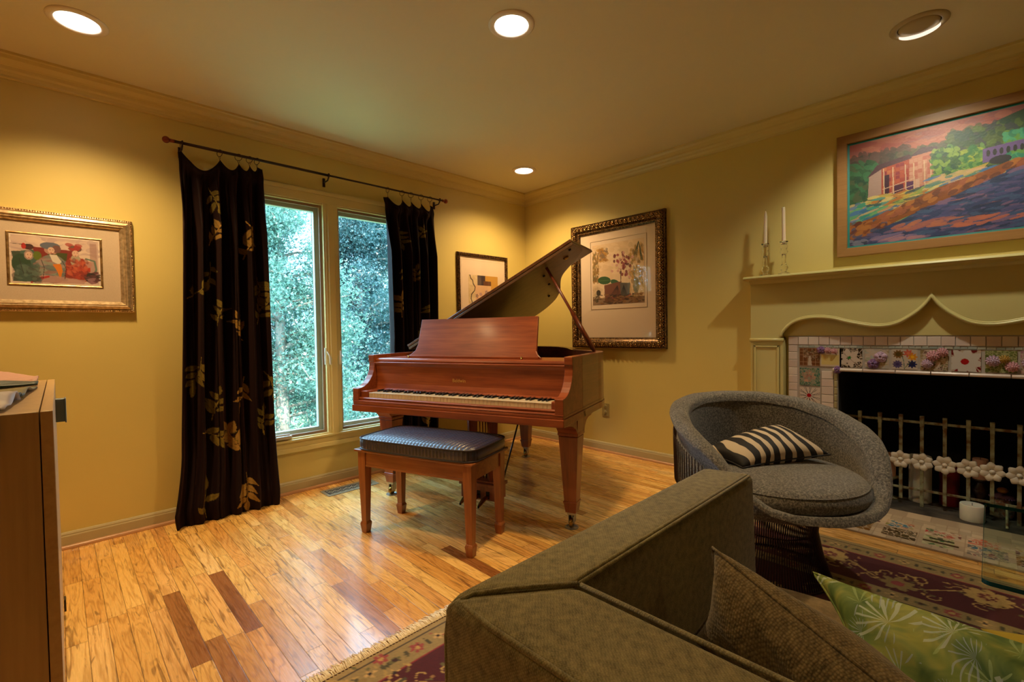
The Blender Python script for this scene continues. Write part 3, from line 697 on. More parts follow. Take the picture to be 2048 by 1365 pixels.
for _ in range(60):
    x, y = random.gauss(.58, .09)*CW, random.gauss(.36, .10)*CH; cv.ell(x, y, .014, .011, random.choice([(124, 34, 44), (150, 60, 66), (206, 150, 140), (226, 190, 170), (100, 26, 38)]), .9, random.random()*3)
cv.line(P((.57, .45), (.565, .72)), .007, (98, 66, 46)); cv.ell(.24*CW, .60*CH, .13*CW, .065*CH, (52, 88, 44), 1, .12); cv.line(P((.13, .60), (.36, .605)), .002, (110, 130, 80)); cv.ell(.46*CW, .66*CH, .1*CW, .05*CH, (58, 92, 56), 1, .5)
cv.poly(P((.24, .68), (.58, .64), (.6, .95), (.25, .97)), (120, 70, 50)); cv.poly(P((.55, .66), (.74, .68), (.72, .95), (.57, .95)), (92, 84, 74))
for i in range(12): cv.line(P((.26+i*.03, .97), (.5, .70)), .0025, (60, 34, 26)); cv.line(P((.52+i*.018, .95), (.62, .70)), .0022, (48, 44, 44))
cv.line(P((.4, .9), (.55, .95), (.75, .86)), .010, (168, 70, 58)); cv.rect(0, .9*CH, CW, CH, (104, 66, 38), .8); cv.daubs(0, .84*CH, CW, CH, [(84, 54, 30), (140, 96, 52), (60, 40, 26)], 80, .02, .006)
for i in range(18): a = 1.0+i*.12; cv.line([(.1*CW, .95*CH), (.1*CW+.10*math.cos(-a), .95*CH+.13*math.sin(-a))], .002, (76, 62, 34))
cv.ell(.12*CW, .80*CH, .045*CW, .05*CH, (60, 50, 28)); cv.ell(.85*CW, .72*CH, .06*CW, .12*CH, (110, 104, 80), .7)
raster_obj('print_sheet', cv, lambda X, Y: F(.222+X, .905-Y, .0105), m_art, pic)
flat(F, .090, .090, W_-.090, H_-.090, .0165, .0175, 'glazing', m_picglass, pic)
# --- landscape painting over the mantel
W_, H_ = .90, .72
pic = thing('framed_painting', 'bright river landscape painting in wide bronze frame above the mantel', 'picture', (0, -2.662, 1.492))
b = MB(); frame_prof(b, F, W_, H_, [(0, .001), (0, .036), (.002, .038), (.048, .034), (.050, .030), (.050, .012)])
m_bronze = wood('bronzed_wood', [(0, (.22, .10, .03, 1)), (1, (.42, .22, .07, 1))], 1, 1, .35, .2, False)
b.build('frame', m_bronze, pic)
b = MB(); G = lambda u, v, w: F(.050+u, .050+v, w); frame_prof(b, G, W_-.10, H_-.10, [(0, .008), (0, .016), (.010, .014), (.010, .008)]); b.build('liner', plain('teal_liner', rgb(20, 120, 110), .5), pic)
cv = Cv(460, 280, W_-.12, H_-.12, (70, 84, 120)); CW, CH = cv.W, cv.H
P = lambda *q: [(x*CW, y*CH) for x, y in q]
D = cv.daubs
cv.rect(0, 0, CW, .34*CH, (200, 112, 92)); D(0, 0, CW, .3*CH, [(206, 120, 98), (190, 100, 88), (214, 132, 106), (180, 110, 104)], 220, .05, .014, 0, .3)
# far trees
D(0, .14*CH, .34*CW, .34*CH, [(104, 86, 76), (120, 92, 84), (84, 80, 70)], 200, .03, .016, 1, 1)
D(.28*CW, .18*CH, .62*CW, .34*CH, [(104, 100, 80), (90, 96, 74), (120, 108, 84)], 200, .022, .016, 1, 1)
cv.poly(P((.55, .34), (.62, .20), (.70, .13), (.80, .08), (.9, .04), (1, .05), (1, .5), (.55, .45)), (70, 96, 64))
D(.56*CW, .1*CH, CW, .46*CH, [(64, 96, 60), (90, 112, 60), (50, 88, 70), (76, 84, 84), (104, 130, 60)], 420, .022, .014, 1, 1)
D(.82*CW, .2*CH, CW, .42*CH, [(120, 176, 70), (60, 150, 120), (90, 190, 140)], 140, .02, .012, 1, 1)
D(.56*CW, .26*CH, .72*CW, .55*CH, [(176, 196, 70), (120, 170, 80), (60, 130, 70)], 120, .018, .012, 1, 1)
D(0, .20*CH, .16*CW, .66*CH, [(58, 104, 66), (40, 82, 60), (70, 130, 84), (90, 104, 70)], 260, .024, .014, 1, 1)
P_old = P; P = lambda *q: [((.12+(x-.12)*.82)*CW, y*CH) for x, y in q]; fxb = lambda x: (.12+(x-.12)*.82)*CW
# buildings
cv.poly(P((.12, .34), (.22, .26), (.23, .58), (.11, .6)), (190, 156, 140)); cv.poly(P((.21, .27), (.41, .24), (.42, .54), (.21, .60)), (186, 84, 62)); cv.poly(P((.40, .24), (.56, .20), (.57, .5), (.41, .54)), (214, 140, 112))
cv.poly(P((.10, .36), (.18, .25), (.40, .21), (.42, .25), (.22, .29)), (96, 62, 70)); cv.poly(P((.40, .24), (.48, .17), (.58, .19), (.58, .22)), (100, 74, 84))
for i in range(11):
    for j in range(7):
        x = .22+.030*i; y = .29+.036*j-.004*i; c_ = random.choice([(206, 96, 60), (180, 60, 48), (150, 40, 60), (220, 130, 80), (196, 110, 90)]) if i < 6 else random.choice([(222, 160, 130), (206, 140, 110), (230, 170, 140), (200, 110, 90)])
        cv.rect(fxb(x), y*CH, fxb(x+.026), (y+.030)*CH, c_, .8)
cv.rect(fxb(.225), .36*CH, fxb(.265), .56*CH, (70, 26, 50)); cv.rect(fxb(.30), .47*CH, fxb(.36), .55*CH, (84, 28, 60)); cv.rect(fxb(.38), .46*CH, fxb(.43), .56*CH, (96, 40, 90)); cv.rect(fxb(.44), .45*CH, fxb(.47), .53*CH, (226, 180, 150))
for x in (.225, .29, .375, .43, .5, .54): cv.line(P((x, .30), (x+.005, .56)), .005, (236, 196, 156))
for y in (.44, .50): cv.line(P((.22, y+.05), (.43, y)), .004, (230, 190, 160))
D(.47*CW, .22*CH, .60*CW, .50*CH, [(64, 110, 60), (96, 150, 70), (150, 184, 80), (50, 96, 74)], 150, .016, .011, 1, 1)
P = P_old
# viaduct
cv.poly(P((.72, .30), (.95, .28), (.95, .40), (.9, .36), (.84, .36), (.80, .41), (.72, .42)), (128, 104, 160))
for i in range(6): cv.ell((.745+.03*i)*CW, .345*CH, .009*CW, .028*CH, (60, 62, 60))
cv.ell(.80*CW, .415*CH, .05*CW, .035*CH, (60, 60, 66))
# bank
cv.poly(P((0, .62), (.18, .56), (.42, .53), (.62, .46), (.75, .42), (.72, .47), (.60, .52), (0, .90)), (210, 180, 84))
D(0, .60*CH, .30*CW, .80*CH, [(60, 120, 160), (50, 160, 140), (110, 190, 120), (90, 140, 190), (220, 196, 130), (236, 160, 110)], 260, .04, .010, -.35, .25)
D(.14*CW, .55*CH, .55*CW, .64*CH, [(226, 190, 80), (244, 214, 130), (60, 170, 160), (150, 180, 90), (200, 120, 50), (60, 84, 90)], 200, .035, .008, -.22, .2)
D(.45*CW, .46*CH, .80*CW, .54*CH, [(220, 190, 120), (80, 130, 180), (236, 190, 140), (90, 150, 130)], 110, .03, .006, -.25, .2)
# wall
cv.poly(P((0, .80), (.30, .68), (.50, .56), (.70, .50), (.84, .44), (1, .42), (1, .46), (.80, .52), (.55, .68), (.3, .80), (.1, .92), (0, 1.0)), (160, 92, 40))
D(.0*CW, .78*CH, .22*CW, .94*CH, [(196, 118, 50), (150, 80, 40), (120, 60, 40), (90, 100, 130)], 140, .02, .012, -.5, .5)
for q in range(120):
    t_ = random.random(); x = .05+.85*t_; y = .86-.40*t_**.8+random.uniform(-.03, .04); cv.ell(x*CW, y*CH, .022, .012, random.choice([(206, 130, 60), (160, 90, 44), (184, 106, 70), (120, 70, 50)]), .8, -.5)
# river
cv.poly(P((.02, 1.0), (.12, .94), (.32, .82), (.55, .70), (.8, .54), (1, .48), (1, 1)), (72, 84, 128))
for q in range(900):
    x = random.uniform(.0, 1.); y = random.uniform(.48, 1.0)
    if y < .97-.52*x: continue
    c_ = random.choice([(70, 84, 130), (96, 96, 146), (60, 80, 120), (110, 104, 150), (84, 110, 150), (52, 66, 100), (150, 116, 150)]+([(214, 128, 98)] if random.random() < .22 else []))
    cv.ell(x*CW, y*CH, random.uniform(.02, .05), random.uniform(.005, .010), c_, .8, random.uniform(-.35, .15))
D(.28*CW, .84*CH, .62*CW, .9*CH, [(220, 134, 98), (196, 120, 110)], 24, .035, .008, -.15, .2); D(.15*CW, .93*CH, .4*CW, .99*CH, [(206, 150, 160), (150, 130, 170)], 24, .035, .008, -.15, .2); D(.6*CW, .86*CH, .9*CW, .93*CH, [(226, 130, 100)], 14, .035, .007, -.15, .2)
D(0, .94*CH, .1*CW, CH, [(150, 150, 170), (60, 70, 100)], 20, .02, .008)
cv.a *= .60
raster_obj('canvas', cv, lambda X, Y: F(.060+X, H_-.060-Y, .0135), m_oil, pic)
flat(F, .04, .04, W_-.04, H_-.04, .002, .008, 'backing', m_back, pic)
# outlet
q = thing('wall_outlet', 'beige double electrical outlet low on the wall right of the piano', 'outlet', (0, -.952, .372))
m_out = plain('almond_plastic', rgb(176, 158, 96), .35)
MB().box((-.006, -.036, -.057), (-.0002, .036, .057)).build('cover_plate', m_out, q, bevel=.003)
for z in (-.026, .026):
    MB().lathe([(.0001, .0), (.0155, .0), (.017, .0012), (.017, .003)], seg=20, fn=lambda p: (-.0095+p[2], p[0], p[1]*1.1+z)).build('receptacle', m_out, q)
for z in (-.026, .026):
    b = MB()
    for y in (-.007, .007): b.box((-.0102, y-.0013, z-.001), (-.0092, y+.0013, z+.009))
    b.ball((-.0098, 0, z-.010), .0028, 8, 5)
    b.build('slots', m_black, q)
# floor register under the window
q = thing('floor_vent', 'bronze scroll-pattern floor register beneath the window', 'vent', (-2.0, -.19, .0))
m_vent = plain('vent_bronze', rgb(150, 136, 104), .45, metal=.25)
MB().box((-.185, -.072, .0002), (.185, .072, .004)).build('plate', m_vent, q, bevel=.003)
b = MB()
for i in range(8):
    cx = -.140+i*.040
    for sg in (1, -1):
        pts = []
        for k in range(22):
            a = k*.33; r_ = .020-.00075*k; pts.append((cx+sg*.010-sg*r_*math.cos(a), sg*(.020)+sg*r_*math.sin(a)*1.0-sg*.0, .0045))
        b.tube(pts, .0034, 5, flat=.35)
b.box((-.165, -.045, .004), (-.158, .045, .0052))
b.build('scroll_slots', plain('vent_slot', (.012, .010, .010, 1), .6), q)
# ------------------------------------------------------------------ grand piano
MAH = [(.25, (.06, .012, .004, 1)), (.5, (.15, .030, .008, 1)), (.75, (.27, .065, .018, 1))]
MAHL = [(.25, (.10, .018, .005, 1)), (.5, (.23, .047, .012, 1)), (.75, (.38, .095, .026, 1))]
m_mu = wood('mahogany_across', MAHL, 0, .9, .36, .12); m_mv = wood('mahogany_deep', MAH, 1, .9, .28, .4); m_mz = wood('mahogany_upright', MAHL, 2, .9, .32, .3)
m_brass = plain('brass', rgb(176, 140, 70), .25, metal=1.0)
m_iv = NT('ivory'); m_iv.set(color=(.78, .66, .46, 1), rough=.25, coat=.3); m_iv = m_iv.m
m_eb = plain('ebony', (.012, .014, .02, 1), .22, coat=.4)
PA = -1.241
piano = thing('grand_piano', 'mahogany baby grand piano with raised lid in the room corner', 'piano', (-2.136, -.551, 0), PA)
W = 1.389; T = .045
# rim outline (outer), treble side curving in towards the tail
def smooth_pts(P, n=6):
    out = []
    for i in range(len(P)-1):
        p0 = P[max(i-1, 0)]; p1 = P[i]; p2 = P[i+1]; p3 = P[min(i+2, len(P)-1)]
        for k in range(n):
            t_ = k/n
            out.append(tuple(.5*((2*p1[j])+(-p0[j]+p2[j])*t_+(2*p0[j]-5*p1[j]+4*p2[j]-p3[j])*t_*t_+(-p0[j]+3*p1[j]-3*p2[j]+p3[j])*t_**3) for j in range(len(p1))))
    out.append(P[-1]); return out
bent = smooth_pts([(1.389, .60), (1.389, .68), (1.36, .80), (1.26, .90), (1.15, .985), (1.085, 1.08), (1.02, 1.22), (.94, 1.37), (.82, 1.53), (.66, 1.63), (.46, 1.665), (.26, 1.65), (.10, 1.58), (.02, 1.46), (0, 1.32), (0, 1.20)], 5)
def offs(pts, d):
    out = []
    for i in range(len(pts)):
        a = pts[max(i-1, 0)]; c = pts[min(i+1, len(pts)-1)]; tx, ty = c[0]-a[0], c[1]-a[1]; L = math.hypot(tx, ty)+1e-9
        out.append((pts[i][0]-ty/L*d, pts[i][1]+tx/L*d))
    return out
path = [(W, .30)]+bent+[(0, .30)]
pin = offs(path, T)
pin[0] = (W-T, .30); pin[-1] = (T, .30)
def wallpath(b, outer, inner, z0, z1):
    n = len(outer); vs = [(x, y, z) for (x, y) in outer for z in (z0, z1)]+[(x, y, z) for (x, y) in inner for z in (z0, z1)]
    fs = []; o2 = 2*n
    for i in range(n-1):
        a, c = 2*i, 2*(i+1)
        fs += [(a, c, c+1, a+1), (o2+a, o2+a+1, o2+c+1, o2+c), (a+1, c+1, o2+c+1, o2+a+1), (a, o2+a, o2+c, c)]
    fs += [(0, 1, o2+1, o2), (2*n-2, o2+2*n-2, o2+2*n-1, 2*n-1)]
    b.add(vs, fs, False)
b = MB(); wallpath(b, path, pin, .657, .941); rim = b.build('rim', m_mv, piano, bevel=.003)
# arms: scrolled side profile extruded over the rim thickness
ARM = [(0, .657), (0, .738), (.003, .741), (.030, .743), (.058, .750), (.084, .764), (.108, .786), (.127, .812), (.140, .842), (.146, .870), (.146, .895), (.1405, .902), (.140, .938), (.143, .941), (.302, .941), (.302, .657)]
for u0 in (0, W-T):
    MB().prism(ARM, u0, u0+T, lambda a, c, h: (h, a, c)).build('arm', m_mu, piano, bevel=.0025)
    MB().box((u0-.001, -.002, .657), (u0+T+.001, .012, .663)).build('arm_fillet', m_mu, piano, bevel=.001)
# keybed with moulded front and waist moulding following the rim
b = MB(); b.box((-.004, -.006, .600), (W+.004, .34, .640)); b.box((.0, -.001, .640), (W, .34, .657)); b.build('keybed', m_mu, piano, bevel=.004)
po_ = offs(path, -.004); po_[0] = (W+.004, .30); po_[-1] = (-.004, .30)
pi2 = offs(path, .10); pi2[0] = (W-.10, .30); pi2[-1] = (.10, .30)
b = MB(); wallpath(b, po_, pi2, .600, .640); wallpath(b, path, pi2, .640, .657); b.build('waist_moulding', m_mv, piano, bevel=.003)
# soundboard and iron frame
inner = [(W-T, .36)]+offs(bent, T)[2:-1]+[(T, .36)]
m_plate = plain('bronze_plate', (.16, .10, .035, 1), .35, metal=.7)
MB().prism(inner, .80, .815, lambda a, c, h: (a, c, h)).build('iron_plate', m_plate, piano)
MB().prism(inner, .66, .67, lambda a, c, h: (a, c, h)).build('soundboard', plain('spruce', (.45, .25, .09, 1), .4), piano)
b = MB()
for k in range(34):
    u = .08+k*.036; v1 = 1.55 if u < .6 else 1.55-(u-.6)*1.15
    b.tube([(u, .50, .842), (u+(.12 if u < .45 else .02), max(v1, .62), .842)], .0012, 4)
b.build('strings', plain('steel_string', (.35, .34, .33, 1), .3, metal=1), piano)
b = MB(); b.box((.07, .44, .815), (W-.07, .50, .848)); b.build('pin_block', m_plate, piano, bevel=.004)
b = MB().box((.10, .62, .850), (1.28, .655, .900)); b.build('dampers', plain('damper_black', (.01, .01, .01, 1), .6), piano, bevel=.004)
# keyslip, key blocks, fallboard, front shelf
b = MB().prism([(.000, .657), (-.001, .662), (.002, .668), (.010, .671), (.006, .675), (.005, .681), (.010, .686), (.027, .686), (.027, .657)], T, W-T, lambda a, c, h: (h, a, c)); b.build('keyslip', m_mu, piano, bevel=.001)
K0, K1 = .105, 1.315
for u0, u1 in ((T, K0-.002), (K1+.002, W-T)):
    MB().box((u0, .020, .657), (u1, .145, .724)).build('key_block', m_mu, piano, bevel=.005)
b = MB().prism([(.128, .722), (.150, .728), (.160, .76), (.163, .82), (.160, .868), (.148, .884), (.146, .892), (.150, .896), (.178, .896), (.178, .722)], T+.001, W-T-.001, lambda a, c, h: (h, a, c)); b.build('fallboard', m_mu, piano, bevel=.0015)
b = MB().prism([(.158, .8965), (.156, .904), (.160, .914), (.168, .918), (.440, .918), (.440, .9), (.19, .8965)], T+.001, W-T-.001, lambda a, c, h: (h, a, c)); b.build('front_shelf', m_mu, piano, bevel=.0015)
# keys
nW = 52; kw = (K1-K0)/nW
bk = MB().box((K0, .032, .657), (K1, .130, .6815)); bk.build('key_frame', m_eb, piano)
wk = MB(); wk.box((.0006, .030, .682), (kw-.0006, .175, .711)); wk.box((.0002, .028, .711), (kw-.0002, .176, .7135))
w0 = wk.build('white_key', m_iv, piano, bevel=.0006, seg=1)
bkk = MB(); bkk.add([(-.0058, .080, .7136), (.0058, .080, .7136), (.0058, .172, .7136), (-.0058, .172, .7136), (-.0046, .086, .7255), (.0046, .086, .7255), (.0046, .172, .7262), (-.0046, .172, .7262)], [(0, 3, 2, 1), (4, 5, 6, 7), (0, 1, 5, 4), (1, 2, 6, 5), (2, 3, 7, 6), (3, 0, 4, 7)])
b0 = bkk.build('black_key', m_eb, piano, bevel=.001, seg=1)
names = 'ABCDEFG'; firstb = True
for i in range(nW):
    o = w0 if i == 0 else w0.copy()
    if i: COL.objects.link(o); o.parent = piano
    o.location = (K0+i*kw, 0, 0)
    nm = names[i % 7]
    if nm in 'ACDFG' and i < nW-1:
        o = b0 if firstb else b0.copy()
        if not firstb: COL.objects.link(o); o.parent = piano
        firstb = False; o.location = (K0+(i+1)*kw, 0, 0)
# maker's name in gold on the fallboard
tc = bpy.data.curves.new('lettering', 'FONT'); tc.body = 'Baldwin'; tc.size = .028; tc.extrude = .0003; tc.space_character = 1.05; tc.offset = .0002
to = bpy.data.objects.new('lettering', tc); COL.objects.link(to); to.parent = piano
to.location = (.636, .1595, .784); to.rotation_euler = (math.radians(92), 0, 0)
tc.materials.append(plain('gold_decal', rgb(206, 160, 84), .4, metal=.3))
bpy.context.view_layer.update()
tm = bpy.data.meshes.new_from_object(to.evaluated_get(bpy.context.evaluated_depsgraph_get()))
tn = bpy.data.objects.new('lettering', tm); COL.objects.link(tn); tn.parent = piano; tn.location = to.location; tn.rotation_euler = to.rotation_euler
bpy.data.objects.remove(to); tn.name = 'lettering'
# music desk: flared panel leaning back, with a base rail
DK = [(.205, 0), (.212, .010), (.236, .022), (.262, .045), (.273, .085), (.262, .255), (1.103, .255), (1.118, .085), (1.120, .045), (1.134, .022), (1.150, .010), (1.156, 0)]
def dsk(a, c, h): return (a, .275+c*.36+h*.94, .921+c*.955-h*.33)
MB().prism(DK, 0, .018, dsk).build('music_desk', m_mu, piano, bevel=.003)
MB().box((.215, .258, .918), (1.146, .278, .932)).build('desk_ledge', m_mu, piano, bevel=.003)
for u in (.26, 1.06): MB().tube([(u, .225, .918), (u, .225, .926)], .006, 10).ball((u, .225, .928), .0065, 10, 6).build('desk_knob', m_brass, piano)
b = MB().tube([(.35, .40, .93), (.35, .366, 1.10)], .006, 8).tube([(1.0, .40, .93), (1.0, .366, 1.10)], .006, 8); b.build('desk_prop', m_mv, piano)
# lid, raised about the bass-side hinge, front flap folded back on top of it
TH = math.radians(26.9)
def LID(wv, v, n): return (-.002+wv*math.cos(TH)-n*math.sin(TH), v, .952+wv*math.sin(TH)+n*math.cos(TH))
LW = 1.412
lo = [(0, .555), (LW, .555), (LW, .70)]+smooth_pts([(1.40, .76), (1.36, .82), (1.27, .90), (1.17, .985), (1.108, 1.07), (1.045, 1.20), (.965, 1.375), (.84, 1.55), (.67, 1.665), (.47, 1.70), (.24, 1.685), (.08, 1.60), (0, 1.48)], 4)
m_lid = wood('lid_underside', [(.25, (.055, .028, .014, 1)), (.5, (.12, .060, .030, 1)), (.8, (.20, .105, .05, 1))], 0, .9, .35, .25)
m_lidt = wood('lid_veneer', [(.25, (.05, .020, .010, 1)), (.5, (.12, .045, .020, 1)), (.8, (.20, .09, .04, 1))], 1, .9, .25, .4)
MB().prism(lo, .003, .021, lambda a, c, h: LID(a, c, h)).build('lid', m_lid, piano, bevel=.003)
MB().box((0, .553, .0235), (LW, .985, .0425), fn=lambda v: LID(*v)).build('lid_flap', m_lidt, piano, bevel=.003)
b = MB()
for v in (.70, 1.25): b.box((-.012, v-.04, -.004), (.02, v+.04, .003), fn=lambda p: LID(*p)); b.box((-.003, v-.04, .925), (.004, v+.04, .952))
b.build('lid_hinge', m_brass, piano)
b = MB()
for (wv, v) in ((1.37, .60), (1.09, .78), (1.02, 1.02), (.88, 1.32)): b.lathe([(.0001, -.006), (.008, -.005), (.009, .003)], seg=12, fn=lambda p: LID(wv+p[0], v+p[1], p[2]))
b.build('rubber_bumper', plain('rubber', (.02, .01, .01, 1), .7), piano)
b = MB().lathe([(.0001, -.010), (.016, -.008), (.019, .003)], seg=16, fn=lambda p: LID(1.30+p[0], .70+p[1], p[2])); b.build('prop_cup', m_brass, piano)
b0_ = Vector((1.322, .745, .943)); t0_ = Vector(LID(1.174, .640, -.003))
m_prop = wood('prop_wood', MAH, 2, 1.2, .3, .3)
mid = b0_.lerp(t0_, .44)
MB().tube([b0_, b0_.lerp(t0_, .05), mid, b0_.lerp(t0_, .48), t0_], [.010, .017, .015, .0095, .0085], 10).tube([b0_+Vector((.012, -.03, 0)), b0_.lerp(t0_, .42)+Vector((.010, -.012, 0))], [.010, .006], 8).build('lid_prop', m_prop, piano)
# legs with tapered shafts, collars, ferrules and casters
m_steel = plain('caster_metal', (.42, .40, .36, 1), .3, metal=.9)
def leg(u, v, apron=None):
    b = MB()
    def sq(z, s): return [(-s, -s, z), (s, -s, z), (s, s, z), (-s, s, z)]
    def lofts(levels):
        vs = []; fs = []
        for z, s in levels: vs += sq(z, s)
        for i in range(len(levels)-1):
            for k in range(4): fs.append((i*4+k, i*4+(k+1) % 4, i*4+4+(k+1) % 4, i*4+4+k))
        fs.append((0, 3, 2, 1)); n = len(levels)*4; fs.append((n-4, n-3, n-2, n-1)); b.add(vs, fs)
    lofts([(.14, .034), (.505, .054)]); lofts([(.505, .050), (.512, .058), (.524, .058), (.532, .054)]); lofts([(.532, .056), (.600, .060)]); lofts([(.134, .036), (.140, .039), (.147, .039), (.150, .036)]); lofts([(.085, .029), (.135, .036)])
    l = b.build('leg', m_mz, piano, bevel=.0025); l.location = (u, v, 0)
    c = MB().box((-.022, -.022, .070), (.022, .022, .090)).tube([(0, 0, .03), (0, 0, .075)], .010, 10).box((-.016, -.024, .028), (-.010, .018, .066)).box((.010, -.024, .028), (.016, .018, .066)).build('caster_fork', m_steel, l, bevel=.002)
    MB().lathe([(.0001, -.009), (.024, -.009), (.027, -.005), (.027, .005), (.024, .009), (.0001, .009)], seg=24, fn=lambda p: (p[2], -.010+p[0], .0275+p[1])).build('caster_wheel', m_brass, l)
    cup = MB().lathe([(.036, .0003), (.038, .004), (.034, .004), (.030, .002), (.0001, .0022)], seg=24).build('caster_cup', m_cup, l); cup.location = (0, -.01, 0)
    return l
m_cup = plain('clear_caster_cup', rgb(225, 225, 215), .15, trans=.8)
leg(.060, .275); leg(W-.060, .275); leg(.49, 1.47)
# curved brackets between waist and front legs
for u0, u1 in ((.004, .116), (W-.116, W-.004)):
    P_ = [(.02, .600), (.02, .594), (.10, .585), (.16, .570), (.195, .545), (.2155, .520), (.218, .512), (.222, .600)]
    MB().prism([(.223, .600), (.223, .520), (.212, .535), (.19, .558), (.15, .578), (.10, .590), (.05, .595), (.02, .5995)], u0, u1, lambda a, c, h: (h, a, c)).build('leg_bracket', m_mu, piano, bevel=.002)
    MB().prism([(.332, .600), (.332, .515), (.345, .545), (.372, .572), (.41, .586), (.47, .590), (.47, .600)], u0, u1, lambda a, c, h: (h, a, c)).build('leg_bracket', m_mu, piano, bevel=.002)
b = MB()
for k in range(4): b.box((.14+.36*k, .34, .600), (.20+.36*k, 1.1 if k < 3 else .64, .655))
b.box((.10, .70, .61), (1.25, .78, .655)); b.build('under_beam', m_mv, piano, bevel=.004)
# pedal lyre
ly = MB(); uc = .745; v0 = .30
ly.box((uc-.115, v0-.03, .575), (uc+.115, v0+.05, .600))
for sg in (-1, 1):
    pts = [(uc+sg*.072, v0+.01, .575), (uc+sg*.070, v0+.01, .42), (uc+sg*.052, v0+.01, .30), (uc+sg*.050, v0+.01, .22), (uc+sg*.075, v0+.01, .165)]
    ly.tube(pts, [.040, .034, .026, .025, .045], 4)
ly.box((uc-.125, v0-.045, .070), (uc+.125, v0+.065, .165)); ly.box((uc-.135, v0-.055, .150), (uc+.135, v0+.075, .170)); ly.box((uc-.112, v0-.035, .165), (uc+.112, v0+.055, .182))
ly.build('pedal_lyre', m_mz, piano, bevel=.003)
m_dk = plain('felt_dark', (.01, .01, .012, 1), .8)
for k in (-1, 0, 1):
    up = uc+k*.062
    MB().box((up-.012, v0-.047, .080), (up+.012, v0-.044, .125)).build('pedal_slot', m_dk, piano)
    MB().grid(lambda a, c: (up+math.cos(2*PI*a)*(.011+.006*math.sin(PI*c)**2*(c < .6 and 1 or 1))*(1 if c < .93 else .6)*(1 if c > .02 else .3), v0-.04-.115*c, .100-.010*c-.02*c*c+math.sin(2*PI*a)*.007), 14, 9, closeu=True).build('pedal', m_brass, piano)
b = MB()
for k in (-1, 0, 1): b.tube([(uc+k*.02, v0+.015, .18), (uc+k*.02, v0+.015, .60)], .0035, 6)
b.build('pedal_rod', m_brass, piano)
b = MB().tube([(uc-.05, v0+.06, .13), (uc-.05, v0+.30, .60)], .006, 6).tube([(uc+.10, v0+.06, .13), (uc+.13, v0+.32, .60)], .006, 6); b.build('lyre_brace', m_eb, piano)

# ------------------------------------------------------------------ bench
m_bw = wood('bench_walnut', [(.25, (.11, .030, .008, 1)), (.5, (.24, .070, .018, 1)), (.75, (.38, .13, .036, 1))], 0, 1.2, .33, .3)
m_bwz = wood('bench_leg_wood', [(.25, (.13, .034, .009, 1)), (.5, (.27, .078, .020, 1)), (.75, (.42, .14, .040, 1))], 2, 1.2, .33, .3)
ca, sa = math.cos(PA), math.sin(PA)
def pw(u, v, z=0): return (-2.136+u*ca-v*sa, -.551+u*sa+v*ca, z)
bench = thing('piano_bench', 'red-brown wooden piano bench with tapered spade-foot legs', 'bench', pw(.668, -.105), PA)
BU, BV = .335, .145
for su in (-1, 1):
    for sv in (-1, 1):
        b = MB()
        def lv(levels):
            vs = []; fs = []
            for z, s in levels: vs += [(-s, -s, z), (s, -s, z), (s, s, z), (-s, s, z)]
            for i in range(len(levels)-1):
                for k in range(4): fs.append((i*4+k, i*4+(k+1) % 4, i*4+4+(k+1) % 4, i*4+4+k))
            n = len(levels)*4; fs += [(0, 3, 2, 1), (n-4, n-3, n-2, n-1)]; b.add(vs, fs)
        lv([(0, .0165), (.050, .0225), (.060, .0185), (.062, .0165), (.36, .0245), (.445, .0245)])
        l = b.build('leg', m_bwz, bench, bevel=.0015); l.location = (su*BU, sv*BV, 0)
b = MB(); zb0, zb1 = .365, .445
b.box((-BU, -BV-.018, zb0), (BU, -BV+.002, zb1)); b.box((-BU, BV-.002, zb0), (BU, BV+.018, zb1)); b.box((-BU-.018, -BV, zb0), (-BU+.002, BV, zb1)); b.box((BU-.002, -BV, zb0), (BU+.018, BV, zb1))
b.box((-BU, -BV-.021, zb0), (BU, -BV-.018, zb0+.012)); b.build('apron', m_bw, bench, bevel=.0015)
MB().box((-.375, -.185, .445), (.375, .185, .458)).build('seat_board', m_bw, bench, bevel=.004)
m_cush = NT('woven_vinyl'); t = m_cush; c = t.coord(); sx = t.n('ShaderNodeSeparateXYZ'); t.l(c, sx.inputs[0])
fx = t.math('FRACT', t.math('MULTIPLY', sx.outputs[0], 48)); fy = t.math('FRACT', t.math('MULTIPLY', sx.outputs[1], 48))
dx = t.math('ABSOLUTE', t.math('SUBTRACT', fx, .5)); dy = t.math('ABSOLUTE', t.math('SUBTRACT', fy, .5))
hole = t.math('LESS_THAN', t.math('MAXIMUM', dx, dy), .23)
rib = t.math('MULTIPLY', dx, 2.0)
t.set(color=t.mix(hole, (.022, .022, .060, 1), (.003, .002, .003, 1)), rough=t.math('MULTIPLY_ADD', hole, .4, .33), spec=1.0, coat=.3, coatr=.35)
t.bump(t.math('SUBTRACT', t.math('POWER', rib, 2.0), t.math('MULTIPLY', hole, 1.4)), .6, .003); m_cush = t.m
q = thing('bench_cushion', 'thick black dotted bench cushion with corded edges on the piano bench', 'cushion', pw(.675, -.105, .4585), PA)
def rr(u, v, a, bb, r_):   # superellipse corner plan
    th = 2*PI*u; n_ = 7.0; cx, sy = math.cos(th), math.sin(th)
    return (a*math.copysign(abs(cx)**(2/n_), cx)*v, bb*math.copysign(abs(sy)**(2/n_), sy)*v)
def cz(u, c):
    # c: 0 bottom centre ..1 top centre
    if c < .25: s_ = c/.25; x, y = rr(u, s_*.985, .370, .192, 1); return (x, y, .002)
    if c < .5: s_ = (c-.25)/.25; x, y = rr(u, 1+.012*math.sin(PI*s_), .370, .192, 1); return (x, y, .004+.052*s_)
    s_ = (c-.5)/.5; x, y = rr(u, 1-s_, .370, .192, 1); return (x, y, .056+.026*(1-(1-s_)**4)**.8)
